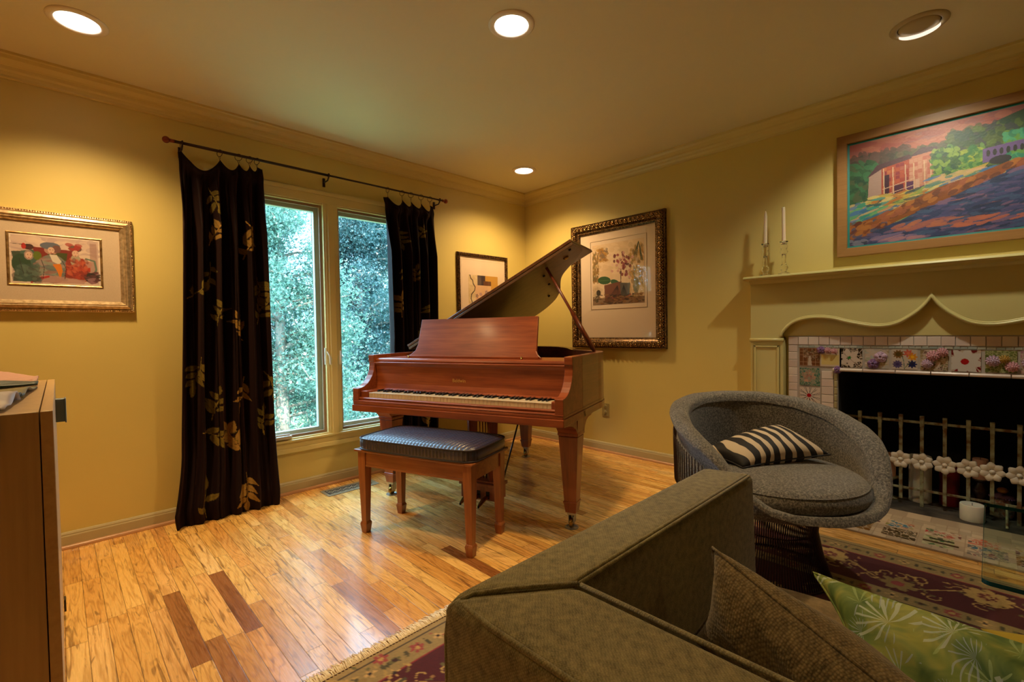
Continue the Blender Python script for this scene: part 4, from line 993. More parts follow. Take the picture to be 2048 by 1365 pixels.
MB().grid(cz, 96, 41, closeu=True).build('cushion_body', m_cush, q)
for zz in (.004, .058):
    pts = [rr(k/80, 1.003, .370, .192, 1)+(zz,) for k in range(80)]
    MB().tube(pts, .0045, 8, closed=True).build('piping', plain('cord_black', (.02, .012, .018, 1), .5), q)
# ------------------------------------------------------------------ fireplace and mantel
fp = thing('fireplace_mantel', 'pale green mantel with ogee trim, flower mosaic tile surround and tiled hearth', 'fireplace', (0, -3.094, 0))
YC = -3.094
def fy(y): return y-YC
OG = [(.728, .992), (.727, 1.031), (.68, 1.089), (.624, 1.119), (.542, 1.132), (.45, 1.123), (.363, 1.097), (.244, 1.072), (.154, 1.083), (.079, 1.131), (.028, 1.184), (.0, 1.235)]
og = smooth_pts(OG, 5)
full = og+[(-y, z) for y, z in og[-2::-1]]
HW = .916
poly = [(HW, 1.385), (HW, .992)]+full+[(-HW, .992), (-HW, 1.385)]
MB().prism(poly, -.070, -.0005, lambda a, c, h: (h, a, c)).build('frieze_board', m_mantel, fp, bevel=.002)
bq = MB(); bq.tube([(-.072, y, z) for y, z in full[3:-3]], .009, 8); bq.tube([(-.070, y*1.0, z+.010) for y, z in full[3:-3]], .005, 6); bq.build('ogee_moulding', m_mantel, fp)
MB().box((-.030, -.727, 1.017), (-.0005, .727, 1.30)).build('recess_board', m_mantel, fp)
for sg in (1, -1):
    y0, y1 = sorted((sg*.718, sg*HW))
    MB().box((-.070, y0, 0), (-.0005, y1, .991)).build('pilaster', m_mantel, fp, bevel=.002)
    yi0, yi1 = y0+.022, y1-.022
    b = MB(); b.box((-.078, yi0, .09), (-.070, yi0+.014, .955)); b.box((-.078, yi1-.014, .09), (-.070, yi1, .955)); b.box((-.078, yi0, .941), (-.070, yi1, .955)); b.box((-.078, yi0, .09), (-.070, yi1, .104)); b.build('panel_moulding', m_mantel, fp, bevel=.003)
    MB().tube([(-.072, y0-.004, .991), (-.072, y1+.004, .991)], .012, 10).build('capital_bead', m_mantel, fp)
    MB().box((-.080, y0-.002, 0), (-.0, y1+.002, .085)).build('plinth_block', m_mantel, fp, bevel=.003)
SHF = [(0, 1.385), (-.098, 1.385), (-.110, 1.390), (-.132, 1.387), (-.147, 1.390), (-.153, 1.398), (-.149, 1.407), (-.140, 1.411), (0, 1.411)]
MB().prism(SHF, -.935, .935, lambda a, c, h: (a, h, c)).build('mantel_shelf', m_mantel, fp, bevel=.001)
b = MB().prism([(-.070, 1.385), (-.098, 1.385), (-.095, 1.380), (-.086, 1.376), (-.076, 1.366), (-.070, 1.362)], -HW-.0, HW, lambda a, c, h: (a, h, c)); b.build('bed_moulding', m_mantel, fp)
# --- tiled surround
sur = fp
m_grout = paint_mat('grout', (.50, .44, .38, 1), .9)
m_tile = NT('glazed_tile'); t = m_tile; g = t.n('ShaderNodeNewGeometry'); t.set(color=t.ramp(g.outputs['Random Per Island'], [(0, (.62, .48, .42, 1)), (.5, (.72, .60, .54, 1)), (1, (.78, .68, .60, 1))]), rough=.22, spec=.6); m_tile = t.m
m_aqua = NT('aqua_tile'); t = m_aqua; g = t.n('ShaderNodeNewGeometry'); t.set(color=t.ramp(g.outputs['Random Per Island'], [(0, (.36, .42, .38, 1)), (.5, (.50, .50, .42, 1)), (1, (.30, .36, .34, 1))]), rough=.25); m_aqua = t.m
m_sage = plain('sage_tile', rgb(170, 160, 120), .3)
b = MB(); b.box((-.026, -.700, .0), (-.0005, -.431, 1.016)); b.box((-.026, .431, .0), (-.0005, .700, 1.016)); b.box((-.026, -.431, .800), (-.0005, .431, 1.016)); b.build('grout_bed', m_grout, sur)
T_ = lambda y0, z0, y1, z1, th=.0045, rr_=0: b.box((-.026-th, min(y0, y1), z0), (-.0262, max(y0, y1), z1))
for sg in (1, -1):
    b = MB(); z = .015
    while z < .94: T_(sg*.697, z, sg*.648, min(z+.047, .955)); z += .050
    b.build('white_tile_column', m_tile, sur, bevel=.0015); b = MB()
    z = .015
    while z < .78:
        T_(sg*.514, z, sg*.452, z+.046, .0045+random.random()*.0015); z += .049
    b.build('white_tile_column', m_tile, sur, bevel=.0015)
b = MB(); y = .697
while y > -.66: T_(y, .960, y-.0535, 1.010, .004+random.random()*.002); y -= .0565
b.build('white_tile_row', m_tile, sur, bevel=.0015)
b = MB(); y = .640
while y > -.63: w_ = random.uniform(.022, .034); b.box((-.0298, y-w_, .9425), (-.0262, y, .9555)); y -= w_+.0025
b.build('aqua_tile_strip', m_aqua, sur, bevel=.001)
b = MB(); z = .02
while z < .79:
    for sg in (1, -1): b.box((-.034, min(sg*.449, sg*.4315), z), (-.0262, max(sg*.449, sg*.4315), z+.040))
    z += .0425
b.build('edge_tile', m_sage, sur, bevel=.004)
b = MB(); y = .455
while y > -.43:
    b.prism([(-.0262, .800), (-.040, .800), (-.046, .806), (-.046, .812), (-.040, .819), (-.0262, .819)], max(y-.148, -.455), y-.002, lambda a, c, h: (a, h, c)); y -= .15
b.build('bullnose_tile', m_tile, sur, bevel=.001)
m_mos = vcol_mat('mosaic_glass', .22, spec=.6)
def mosaic(cv, n, grout=(196, 178, 160), thr=.0022, vary=.25):
    """turn a painted canvas into cut glass pieces with grout lines"""
    sx = rng.rand(n)*cv.W; sy = rng.rand(n)*cv.H
    d = (cv.X[..., None]-sx)**2+(cv.Y[..., None]-sy)**2
    i1 = d.argmin(-1); ds = np.sqrt(np.partition(d, 1, -1)[..., :2]); e = ds[..., 1]-ds[..., 0]
    px = np.clip((sx/cv.W*cv.w).astype(int), 0, cv.w-1); py = np.clip((sy/cv.H*cv.h).astype(int), 0, cv.h-1)
    colr = cv.a[py, px]*(1+vary*(rng.rand(n, 1)-.5)*2); cv.a = colr[i1]
    cv.a[e < thr] = cv.c(grout)
SQ = .112
def cvs(bg): return Cv(56, 56, SQ, SQ, bg)
def daisy(cv, cx, cy, R, n, col, cc, r0=.22, ph=0):
    for k in range(n):
        a = ph+2*PI*k/n; cv.leaf(cx+R*.12*math.cos(a), cy+R*.12*math.sin(a), R*.9, R*.5, a, col)
    cv.ell(cx, cy, R*r0, R*r0, cc)
h_ = SQ/2
decos = []
c0 = cvs((112, 66, 34))
for i in range(6): c0.line([(0, i*.022), (SQ, i*.022)], .002, (190, 150, 110)); c0.line([(i*.022, 0), (i*.022, SQ)], .002, (190, 150, 110))
c0.daubs(.025, .01, .1, .07, [(150, 124, 96), (110, 90, 60), (180, 150, 126), (96, 60, 40)], 90, .007, .004, 0, 2); c0.poly([(.045, .11), (.05, .05), (.062, .05), (.068, .11)], (196, 176, 156)); decos.append(c0)
c1 = cvs((206, 186, 160)); c1.rect(.01, .04, .10, .10, (212, 190, 120)); decos.append(c1)
c2 = cvs((34, 20, 16)); mosaic(c2, 90); daisy(c2, .048, .055, .062, 6, (206, 190, 176), (20, 130, 50), .13, .3); c2.line([(.02, .03), (.09, .1)], .0015, (120, 100, 90)); decos.append(c2)
c3 = cvs((178, 170, 158)); c3.daubs(0, 0, SQ, SQ, [(150, 160, 140), (206, 190, 180), (170, 150, 110), (160, 170, 170)], 60, .010, .006, 0, 2); mosaic(c3, 60); decos.append(c3)
c4 = cvs((196, 182, 168)); daisy(c4, .030, .028, .026, 10, (120, 84, 40), (74, 60, 24), .45); daisy(c4, .072, .022, .024, 7, (206, 96, 80), (220, 120, 90), .3); daisy(c4, .090, .042, .024, 7, (214, 140, 40), (240, 180, 40), .3)
daisy(c4, .026, .084, .024, 10, (84, 74, 120), (60, 50, 100), .3); daisy(c4, .088, .082, .024, 8, (24, 36, 90), (20, 30, 70), .3); c4.line([(.056, .11), (.052, .06), (.045, .04)], .003, (80, 110, 100)); c4.line([(.06, .1), (.08, .07)], .003, (100, 110, 60)); decos.append(c4)
c5 = cvs((150, 130, 96)); c5.daubs(0, 0, SQ, SQ, [(120, 120, 80), (180, 160, 130), (90, 60, 50), (206, 180, 160)], 80, .010, .006, 0, 2); mosaic(c5, 80); decos.append(c5)
c6 = cvs((130, 26, 34)); mosaic(c6, 46, thr=.003); daisy(c6, .052, .06, .078, 8, (212, 206, 200), (170, 20, 30), .2, .2); decos.append(c6)
c7 = cvs((104, 116, 60)); mosaic(c7, 120, (170, 170, 120)); decos.append(c7)
c8 = cvs((190, 150, 140)); c8.daubs(0, 0, SQ, SQ, [(160, 110, 130), (120, 130, 90), (206, 180, 170)], 60, .010, .006, 0, 2); mosaic(c8, 70); decos.append(c8)
t0 = cvs((84, 120, 96)); t0.daubs(0, 0, SQ, SQ, [(60, 110, 96), (96, 140, 110), (120, 130, 90)], 60, .010, .006, 0, 2); t0.ell(.05, .05, .036, .034, (186, 140, 116)); t0.ell(.05, .05, .018, .018, (170, 110, 96)); mosaic(t0, 90, (150, 150, 130))
t1 = cvs((214, 198, 186))
for k in range(11):
    a = k*2*PI/11+.3; 
    for da in (-.08, .08): t1.line([(.052+.014*math.cos(a), .054+.014*math.sin(a)), (.052+.06*math.cos(a+da), .054+.06*math.sin(a+da))], .0022, (50, 40, 46))
t1.ell(.052, .052, .013, .012, (170, 14, 30))
t2 = cvs((150, 120, 60)); daisy(t2, .055, .055, .05, 7, (210, 180, 90), (120, 50, 40), .3); mosaic(t2, 90)
def panel(cv, ytop, z1, par=sur, nm='mosaic_square'):
    MB().box((-.0300, fy(ytop)-SQ+.0005, z1-SQ+.0005), (-.0261, fy(ytop)-.0005, z1-.0005)).build('mosaic_backing', m_grout, par)
    return raster_obj(nm, cv, lambda X, Y: (-.0306, fy(ytop)-X, z1-Y), m_mos, par)
ys = [-2.460, -2.570, -2.674, -2.798, -2.922, -3.045, -3.170, -3.297, -3.42]
for cv_, y in zip(decos, ys): panel(cv_, y, .938)
panel(decos[0], -3.616, .938)
for z1, cv_ in ((.813, t0), (.690, t1), (.567, t2), (.444, decos[3]), (.321, decos[7])): panel(cv_, -2.460, z1); panel(cv_, -3.616, z1)
# raised ceramic blossoms
def blossom(y, z, r, col, kind=0):
    b = MB(); yy = fy(y)
    if kind == 0:     # pompom of small petals
        for L, (n, rr_, hh, pr) in enumerate(((11, .80, .006, .22), (9, .55, .012, .22), (6, .30, .017, .2), (1, 0, .020, .2))):
            for k in range(n):
                a = 2*PI*k/n+L*.4; b.ball((-.033-hh, yy+r*rr_*math.cos(a), z+r*rr_*math.sin(a)), r*pr, 7, 5, (.6, 1.0, 1.0))
    else:             # open cup rose
        for L, (R_, q) in enumerate(((1.0, .30), (.72, .26), (.42, .24))):
            pts = [(-.034-.006*L-.003*math.sin(5*a), yy+r*R_*math.cos(a)*(1+.07*math.sin(5*a+L)), z+r*R_*math.sin(a)*(1+.07*math.sin(5*a+L))) for a in [2*PI*k/30 for k in range(30)]]
            b.tube(pts, r*q, 7, closed=True)
        b.ball((-.040, yy, z), r*.25, 8, 5)
    b.build('ceramic_blossom', col, sur)
m_pink = plain('pink_ceramic', rgb(206, 150, 160), .35); m_purple = plain('purple_ceramic', rgb(128, 92, 140), .3); m_lil = plain('lilac_ceramic', rgb(190, 160, 186), .35); m_yel = plain('yellow_ceramic', rgb(176, 140, 60), .35)
blossom(-2.578, .927, .018, m_purple, 1); blossom(-2.615, .926, .020, m_pink); blossom(-2.648, .922, .018, m_pink)
blossom(-2.838, .852, .022, m_purple, 1); blossom(-2.872, .892, .024, m_lil, 1)
blossom(-3.098, .905, .030, m_pink); blossom(-3.135, .925, .026, m_pink); blossom(-3.075, .862, .026, m_lil)
blossom(-3.325, .885, .029, m_lil); blossom(-3.365, .895, .022, m_yel); blossom(-3.392, .858, .027, m_pink); blossom(-3.45, .88, .027, m_lil)
blossom(-2.663, .808, .018, m_purple, 1)
# --- firebox
m_soot = plain('soot_brick', (.006, .0055, .005, 1), .95); m_slate = NT('slate'); t = m_slate; t.set(color=t.ramp(t.noise(t.coord(), 9, 5), [(.35, (.02, .018, .016, 1)), (.7, (.10, .085, .07, 1))]), rough=.7); m_slate = t.m
b = MB(); b.box((.0, -.431, -.05), (.62, .431, .010)); fb = b.build('firebox_floor', m_slate, fp)
b = MB(); b.box((.60, -.50, .0), (.66, .50, .90)); b.box((.14, .4315, .0), (.62, .50, .90)); b.box((.14, -.50, .0), (.62, -.4315, .90)); b.box((.14, -.5, .8005), (.62, .5, .90)); b.box((-.001, .425, .01), (.14, .4315, .80)); b.box((-.001, -.4315, .01), (.14, -.425, .80)); b.box((0, -.431, .794), (.14, .431, .8004))
b.build('firebox_lining', m_soot, fp)
# --- hearth slab with mosaics
he = fp
HX = .492
MB().box((-HX, -.70, .0002), (-.001, .70, .010)).build('hearth_slab', m_grout, he, bevel=.002)
cv = Cv(int(1.40/.0035), int(HX/.0035), 1.40, HX, (205, 184, 160))
def hx(y): return .70-(y-YC)       # world y -> canvas x
def htile(x0, y0, x1, y1, col, step, g=(178, 156, 134)):
    cv.rect(x0, y0, x1, y1, g)
    nx = max(1, round((x1-x0)/step)); ny = max(1, round((y1-y0)/step))
    for i in range(nx):
        for j in range(ny):
            f_ = random.uniform(.9, 1.06); c_ = tuple(min(255, int(q*f_)) for q in col)
            cv.rect(x0+(x1-x0)*i/nx+.0015, y0+(y1-y0)*j/ny+.0015, x0+(x1-x0)*(i+1)/nx-.0015, y0+(y1-y0)*(j+1)/ny-.0015, c_)
# canvas y: 0 at wall, HX at the room side
htile(0, 0, 1.4, .10, (206, 184, 158), .10); htile(0, .10, 1.4, .19, (206, 186, 160), .045)
htile(0, .19, 1.4, HX, (208, 186, 160), .055)
def hm(x0, y0, x1, y1, base, cols, n, flower=None, kind=None):
    c_ = Cv(max(8, int((x1-x0)/.0035)), max(8, int((y1-y0)/.0035)), x1-x0, y1-y0, base)
    if cols: c_.daubs(0, 0, c_.W, c_.H, cols, 40, .014, .008, 0, 2)
    if flower: daisy(c_, c_.W/2, c_.H/2, min(c_.W, c_.H)*.5, 8, *flower)
    mosaic(c_, n, (206, 186, 162), .0028)
    i0 = int(y0/cv.H*cv.h); j0 = int(x0/cv.W*cv.w); a_ = c_.a[:cv.h-i0, :cv.w-j0]; cv.a[i0:i0+a_.shape[0], j0:j0+a_.shape[1]] = a_
xx = .06; k = 0
specs = [((130, 90, 40), [(90, 60, 30), (160, 120, 60)], None), ((206, 190, 170), [(60, 100, 60), (120, 30, 40), (190, 60, 60)], None), ((84, 66, 36), [(70, 50, 26), (100, 84, 50)], None), ((210, 170, 150), [(206, 96, 76), (40, 40, 46), (220, 190, 160)], ((206, 100, 80), (60, 40, 40))),
         ((190, 190, 150), [(70, 130, 80), (150, 170, 110), (60, 60, 60)], None), ((206, 190, 160), [(90, 30, 60), (120, 50, 80), (206, 180, 150)], ((176, 150, 50), (120, 90, 30))), ((150, 140, 130), [(110, 110, 120), (150, 90, 90), (60, 110, 140)], None), ((196, 170, 140), [(196, 110, 80), (60, 130, 150), (120, 130, 60)], ((60, 120, 150), (230, 170, 90)))]
while xx < 1.33:
    for j, (y0, y1) in enumerate(((.205, .300), (.315, .450))):
        s_ = specs[(k*2+j*3+1) % len(specs)]; w_ = .115 if (k+j) % 2 else .135
        hm(xx, y0, min(xx+w_, 1.35), y1, s_[0], s_[1], 46, s_[2])
    if k % 3 == 1: cv.rect(xx, .38, xx+.13, .40, (84, 62, 34)); cv.rect(xx+.02, .335, xx+.11, .355, (70, 74, 50))
    xx += .158; k += 1
raster_obj('mosaic_top', cv, lambda X, Y: (-.0012-Y*(HX-.002)/HX, .70-X, .0104+.0*X), m_mos, he)
# ------------------------------------------------------------------ garden-gate firescreen
fs = thing('fire_screen', 'weathered green metal picket fire screen with cream flowers in the firebox', 'fire screen', (.15, YC, .010))
m_verd = NT('verdigris_iron'); t = m_verd; t.set(color=t.ramp(t.noise(t.coord(), 26, 5), [(.38, (.16, .08, .035, 1)), (.52, (.28, .29, .18, 1)), (.75, (.42, .46, .32, 1))]), rough=.6, metal=.2); m_verd = t.m
m_cream = plain('cream_enamel', rgb(222, 214, 200), .35)
py = [-2.746, -2.845, -2.944, -3.039, -3.137, -3.233, -3.325, -3.425]
for i, y in enumerate(py):
    yy = fy(y); zb = .0 if i in (0, 3, 7) else (.022 if i % 2 else .030)
    b = MB(); b.box((-.006, yy-.0085, zb), (.0, yy+.0085, .522)); b.box((-.012, yy-.0095, .470), (.012, yy+.0095, .530)); b.box((-.013, yy-.010, .522), (.013, yy+.010, .533))
    b.build('picket', m_verd, fs, bevel=.002)
    b = MB(); zf = .268
    for k in range(7):
        a = 2*PI*k/7+.25+i*.2
        def pet(u, v, a=a):
            rr_ = .010+.043*u; w_ = .0205*math.sin(PI*min(1, .12+u*.83))*(v*2-1)
            return (-.012-.010*math.sin(u*PI*.9)-.004*u+.004*abs(v*2-1), yy+rr_*math.cos(a)-w_*math.sin(a), zf+rr_*math.sin(a)+w_*math.cos(a))
        b.grid(pet, 7, 5)
    b.lathe([(.0001, .014), (.007, .012), (.011, .004), (.011, .0)], seg=14, fn=lambda p: (-.012-p[2], yy+p[0], zf+p[1]))
    b.build('metal_flower', m_cream, fs, solid=.0025)
b = MB(); b.box((.0005, fy(-3.49), .487), (.006, fy(-2.66), .502)); b.box((.0005, fy(-3.49), .090), (.006, fy(-2.66), .104)); b.build('rail', m_verd, fs, bevel=.002)
for y in (-2.662, -3.488):
    MB().box((-.004, fy(y)-.005, .0), (.004, fy(y)+.005, .525)).build('end_post', m_verd, fs, bevel=.002)
for y in (-2.80, -3.38):
    MB().tube([(.0, fy(y), .10), (-.02, fy(y), .07), (-.08, fy(y), .012), (-.11, fy(y), .006)], .006, 8).build('foot', m_verd, fs)
# candles and ornaments standing in the firebox
m_wax = NT('ivory_wax'); m_wax.set(color=rgb(226, 206, 176), rough=.4, sub=.2); m_wax = m_wax.m
m_wax2 = NT('white_wax'); m_wax2.set(color=rgb(214, 216, 210), rough=.4, sub=.2); m_wax2 = m_wax2.m
m_pinkwax = plain('blush_wax', rgb(222, 176, 150), .45)
m_red = NT('red_wax'); m_red.set(color=(.16, .006, .010, 1), rough=.35, sub=.1); m_red = m_red.m
m_wick = plain('wick', (.02, .015, .01, 1), .9)
def candle(label, x, y, r, z0, h, mat, cat='candle', group=None):
    q = thing('pillar_candle', label, cat, (x, y, z0), group=group)
    MB().lathe([(.0001, 0), (r, 0), (r*1.01, .003), (r*1.01, h-.004), (r*.96, h), (r*.8, h-.004), (.0001, h-.008)], seg=32).build('wax', mat, q)
    MB().tube([(0, 0, h-.009), (.001, 0, h+.006)], .0012, 6).build('wick', m_wick, q)
    return q
FZ0 = .010
candle('large white pillar candle standing behind the fire screen', .265, -3.022, .053, FZ0+.0005, .275, m_wax2)
candle('dark red pillar candle behind the fire screen, right of the white one', .30, -3.150, .045, FZ0+.0005, .225, m_red)
candle('low wide white candle at the front of the firebox', .085, -3.250, .050, FZ0+.0005, .088, m_wax2)
st = thing('candle_plinth', 'small footed dark metal stand under the blush candle', 'candle stand', (.22, -2.875, FZ0+.0005))
MB().lathe([(.0001, 0), (.050, 0), (.052, .006), (.020, .016), (.014, .05), (.016, .10), (.045, .128), (.060, .132), (.060, .138), (.0001, .138)], seg=28).build('stand_body', m_verd, st)
candle('blush pillar candle on the footed stand beside the grey chair', .22, -2.875, .038, FZ0+.1388, .135, m_pinkwax)
st = thing('candle_holder', 'dark bulb-stemmed candle holder behind the low white candle', 'candle holder', (.30, -3.278, FZ0+.0005))
m_darkbr = plain('dark_brown_glaze', (.05, .028, .014, 1), .25, coat=.5)
MB().lathe([(.0001, 0), (.040, 0), (.042, .008), (.016, .03), (.013, .06), (.038, .10), (.040, .125), (.016, .155), (.020, .168), (.036, .176), (.036, .182), (.0001, .182)], seg=28).build('holder_body', m_darkbr, st)
candle('pinkish candle on the bulb-stemmed holder', .30, -3.278, .033, FZ0+.1828, .115, plain('rose_wax', rgb(206, 160, 140), .45))
jr = thing('ceramic_jar', 'patterned ceramic jar with amber knob lid in the firebox', 'jar', (.24, -3.365, FZ0+.0005))
m_jar = NT('painted_jar'); t = m_jar; t.set(color=t.ramp(t.noise(t.coord(), 34, 2), [(.35, (.10, .10, .14, 1)), (.5, (.52, .48, .46, 1)), (.6, (.45, .16, .10, 1)), (.7, (.20, .19, .17, 1))]), rough=.3); m_jar = t.m
MB().lathe([(.0001, 0), (.036, 0), (.045, .02), (.047, .06), (.042, .09), (.030, .105), (.028, .115), (.0001, .115)], seg=28).build('jar_body', m_jar, jr)
b = MB().lathe([(.050, .115), (.052, .119), (.040, .128), (.018, .134), (.0001, .136)], seg=28); b.build('jar_lid', plain('lid_plum', rgb(96, 70, 96), .35), jr)
b = MB().ball((0, 0, .150), .018, 16, 8, (1.3, 1.3, .9)); b.build('lid_knob', plain('amber_knob', rgb(180, 130, 40), .3), jr)
b = MB()
for k in range(26): a = 2*PI*k/26; b.ball((.052*math.cos(a), .052*math.sin(a), .1135), .0038, 6, 4)
b.build('bead_fringe', m_purple, jr)
# ------------------------------------------------------------------ candlesticks on the mantel
m_crys = NT('crystal'); m_crys.set(color=(1, 1, 1, 1), rough=.02, trans=1.0, ior=1.5); m_crys = m_crys.m
for i, (y, lb, lb2, tilt) in enumerate(((-2.282, 'left crystal candlestick on the mantel shelf', 'pointed ivory taper in the left crystal candlestick', .012), (-2.391, 'right crystal candlestick on the mantel, nearer the landscape painting', 'blunt-tipped ivory taper in the right crystal candlestick', -.008))):
    q = thing('candlestick', lb, 'candlestick', (-.10, y, 1.4115), group='crystal candlesticks on the mantel')
    MB().lathe([(.0001, 0), (.034, 0), (.036, .003), (.034, .007), (.018, .012), (.013, .020), (.022, .034), (.025, .044), (.018, .058), (.0115, .066), (.0105, .10), (.0115, .128), (.020, .136), (.0235, .146), (.016, .156), (.015, .162), (.021, .172), (.022, .182), (.017, .190), (.022, .203), (.025, .210), (.020, .211), (.011, .204), (.011, .190), (.0001, .188)], seg=28).build('glass_stem', m_crys, q)
    c_ = thing('taper_candle', lb2, 'candle', (-.10, y, 1.4115+.1895), group='ivory tapers in the crystal candlesticks')
    c_.rotation_euler = (tilt, 0, 0)
    top = [(.0095, .20), (.006, .222), (.0015, .236), (.0001, .238)] if i == 0 else [(.0098, .232), (.0095, .238), (.0001, .2385)]
    MB().lathe([(.0001, 0), (.0098, 0), (.0108, .016), (.0105, .12)]+top, seg=16).build('wax', m_wax, c_)
    MB().tube([(0, 0, .236), (.0005, 0, .244)], .0008, 5).build('wick', m_wick, c_)
# ------------------------------------------------------------------ rug
def build_rug():
    RX0, RX1, RY0, RY1 = -3.15, -.662, -5.25, -1.885
    W_, H_ = RX1-RX0, RY1-RY0; st = .006
    cv = Cv(int(W_/st), int(H_/st), W_, H_, (88, 22, 32))
    TAN = (150, 128, 84); GLD = (182, 150, 90); BUR = (76, 14, 28); DK = (44, 34, 36); OL = (104, 96, 60); RS = (150, 66, 66)
    inn = lambda d, col: cv.rect(d, d, W_-d, H_-d, col)
    inn(0, (158, 134, 88)); inn(.030, DK); inn(.034, TAN); inn(.125, DK); inn(.129, (140, 40, 50)); inn(.134, BUR); inn(.40, DK); inn(.404, TAN); inn(.48, DK); inn(.484, BUR)
    def side(k):
        """returns f(s,d)->x,y and length"""
        return [(lambda s, d: (s, d), W_), (lambda s, d: (W_-d, s), H_), (lambda s, d: (s, H_-d), W_), (lambda s, d: (d, s), H_)][k]
    rg = random.Random(4)
    def flower(x, y, R, n, c1, c2, ph=0):
        for k in range(n):
            a = ph+2*PI*k/n; cv.ell(x+R*.62*math.cos(a), y+R*.62*math.sin(a), R*.42, R*.28, c1, 1, a)
        cv.ell(x, y, R*.34, R*.34, c2)
    for k in range(4):
        f, L = side(k)
        # narrow guard
        n = int(L/.085)
        for i in range(n):
            s = (i+.5)*L/n
            for (d0, ) in ((.080,), (.442,)):
                x, y = f(s, d0)
                if i % 3 == 0: flower(x, y, .026, 6, RS, GLD)
                elif i % 3 == 1: flower(x, y, .020, 4, (196, 160, 104), DK)
                else: cv.ell(x, y, .022, .012, OL, 1, (k % 2)*PI/2); cv.ell(x, y, .008, .008, (60, 30, 34))
                x2, y2 = f(s+L/n/2, d0); cv.ell(x2, y2, .007, .016, (76, 70, 50), 1, (k % 2)*PI/2)
            x, y = f(s, d0)
        for q in range(int(L/.03)):
            x, y = f(q*.03, rg.uniform(.045, .115)); cv.ell(x, y, .005, .003, rg.choice([OL, RS, DK, (120, 100, 70)]), .9, rg.random()*3)
        # wandering vine in the main border
        pts = []
        for q in range(int(L/.01)):
            s = q*.01; pts.append(f(s, .268+.075*math.sin(2*PI*s/.52)))
        cv.line(pts, .007, GLD)
        n = max(2, int(L/.26))
        for i in range(n):
            s = (i+.5)*.26; d = .268-.055*(1 if i % 2 else -1)
            x, y = f(s, d)
            if i % 2: flower(x, y, .070, 9, GLD, BUR); cv.ell(x, y, .032, .032, (172, 130, 84)); flower(x, y, .030, 6, (110, 40, 44), GLD)
            else:
                flower(x, y, .060, 7, (140, 116, 70), (60, 50, 40)); cv.ell(x, y, .022, .022, RS)
            for j in range(20):
                a = rg.random()*6.28; rr_ = rg.uniform(.07, .15); x2, y2 = f(s+rr_*math.cos(a), d+rr_*.8*math.sin(a))
                cv.leaf(x2, y2, rg.uniform(.015, .035), .011, rg.random()*6.28, rg.choice([GLD, OL, (150, 110, 70), (126, 104, 62)]))
            for j in range(6):
                a0 = rg.random()*6.28; x0, y0 = f(s+.13*rg.uniform(-1, 1), .268+.09*rg.uniform(-1, 1))
                cv.line([(x0+.03*(1-q/16)*math.cos(a0+q*.4), y0+.03*(1-q/16)*math.sin(a0+q*.4)) for q in range(13)], .005, GLD)
    for i in range(150):
        x = rg.uniform(.52, W_-.52); y = rg.uniform(.52, H_-.52)
        if i % 3 == 0: flower(x, y, rg.uniform(.03, .06), 7, rg.choice([GLD, TAN, OL]), RS)
        cv.line([(x+.06*(1-q/20)*math.cos(q*.35+i), y+.06*(1-q/20)*math.sin(q*.35+i)) for q in range(16)], .005, rg.choice([GLD, OL]))
        cv.leaf(x, y, .05, .016, i, rg.choice([GLD, OL]))
    cv.a *= (1+.22*(rng.rand(cv.h, cv.w, 1)-.5))
    m_rug = vcol_mat('wool_pile', .95, 700, .5, .002, sheen=.1)
    rug = thing('persian_rug', 'burgundy and gold patterned wool rug with cream fringe under the sofa', 'rug', (RX0, RY1, 0))
    raster_obj('pile', cv, lambda X, Y: (X, -Y, .0092+0*X), m_rug, rug)
    MB().box((0, -H_, .0003), (W_, 0, .0088)).build('rug_backing', plain('rug_backing', rgb(150, 128, 90), .9), rug)
    b = MB(); rg = random.Random(9); x = .0
    while x < W_:
        L = rg.uniform(.042, .062); dx = rg.uniform(-.014, .014); b.tube([(x, -.002, .007), (x+dx*.4, L*.5, .0095+rg.uniform(-.002, .003)), (x+dx, L, .0022)], [.0021, .0024, .0011], 4)
        x += .0021
    fr_ = b.build('fringe', plain('cotton_fringe', rgb(246, 230, 198), .9), rug); fr_['kind'] = 'stuff'
    b = MB()
    for i in range(int(W_/.012)): b.tube([(i*.012, -.002, .0095), (i*.012+.007, -.005, .0102)], .0016, 4)
    o = b.build('edge_stitching', plain('dark_thread', rgb(70, 30, 30), .9), rug)
build_rug()
# ------------------------------------------------------------------ sofa
def twill(name, c1, c2, sc=1.0, bst=.5):
    t = NT(name); c = t.coord()
    v = t.n('ShaderNodeTexVoronoi'); t.l(t.mapping(c, (330*sc, 330*sc, 240*sc), (.5, .4, .7)), v.inputs['Vector']); v.inputs['Scale'].default_value = 1.0; v.inputs['Randomness'].default_value = .35
    n = t.noise(c, 60, 3); n2 = t.noise(c, 3, 2)
    f = t.math('MULTIPLY_ADD', n, .7, t.math('MULTIPLY', v.outputs['Distance'], -.45)); f = t.math('MULTIPLY_ADD', n2, .3, f)
    t.set(color=t.ramp(f, [(0.05, c1), (.55, c2)]), rough=.9, sheen=.25, sheenr=.5, spec=.2)
    t.bump(v.outputs['Distance'], bst, -.0016); return t.m
m_sofa = twill('olive_twill', (.09, .074, .028, 1), (.30, .255, .115, 1))
m_seat = twill('olive_seat_twill', (.13, .09, .036, 1), (.36, .26, .13, 1), 1.5, .3)
m_knit = twill('knit_twill', (.07, .05, .018, 1), (.27, .20, .09, 1), .62, .9)
sofa = thing('sofa', 'low olive-green woven sofa with double piped seams, its back to the viewer', 'sofa', (-2.45, -3.8, 0))
def sx_(x, y): return (x+2.45, y+3.8)
SZ = .618
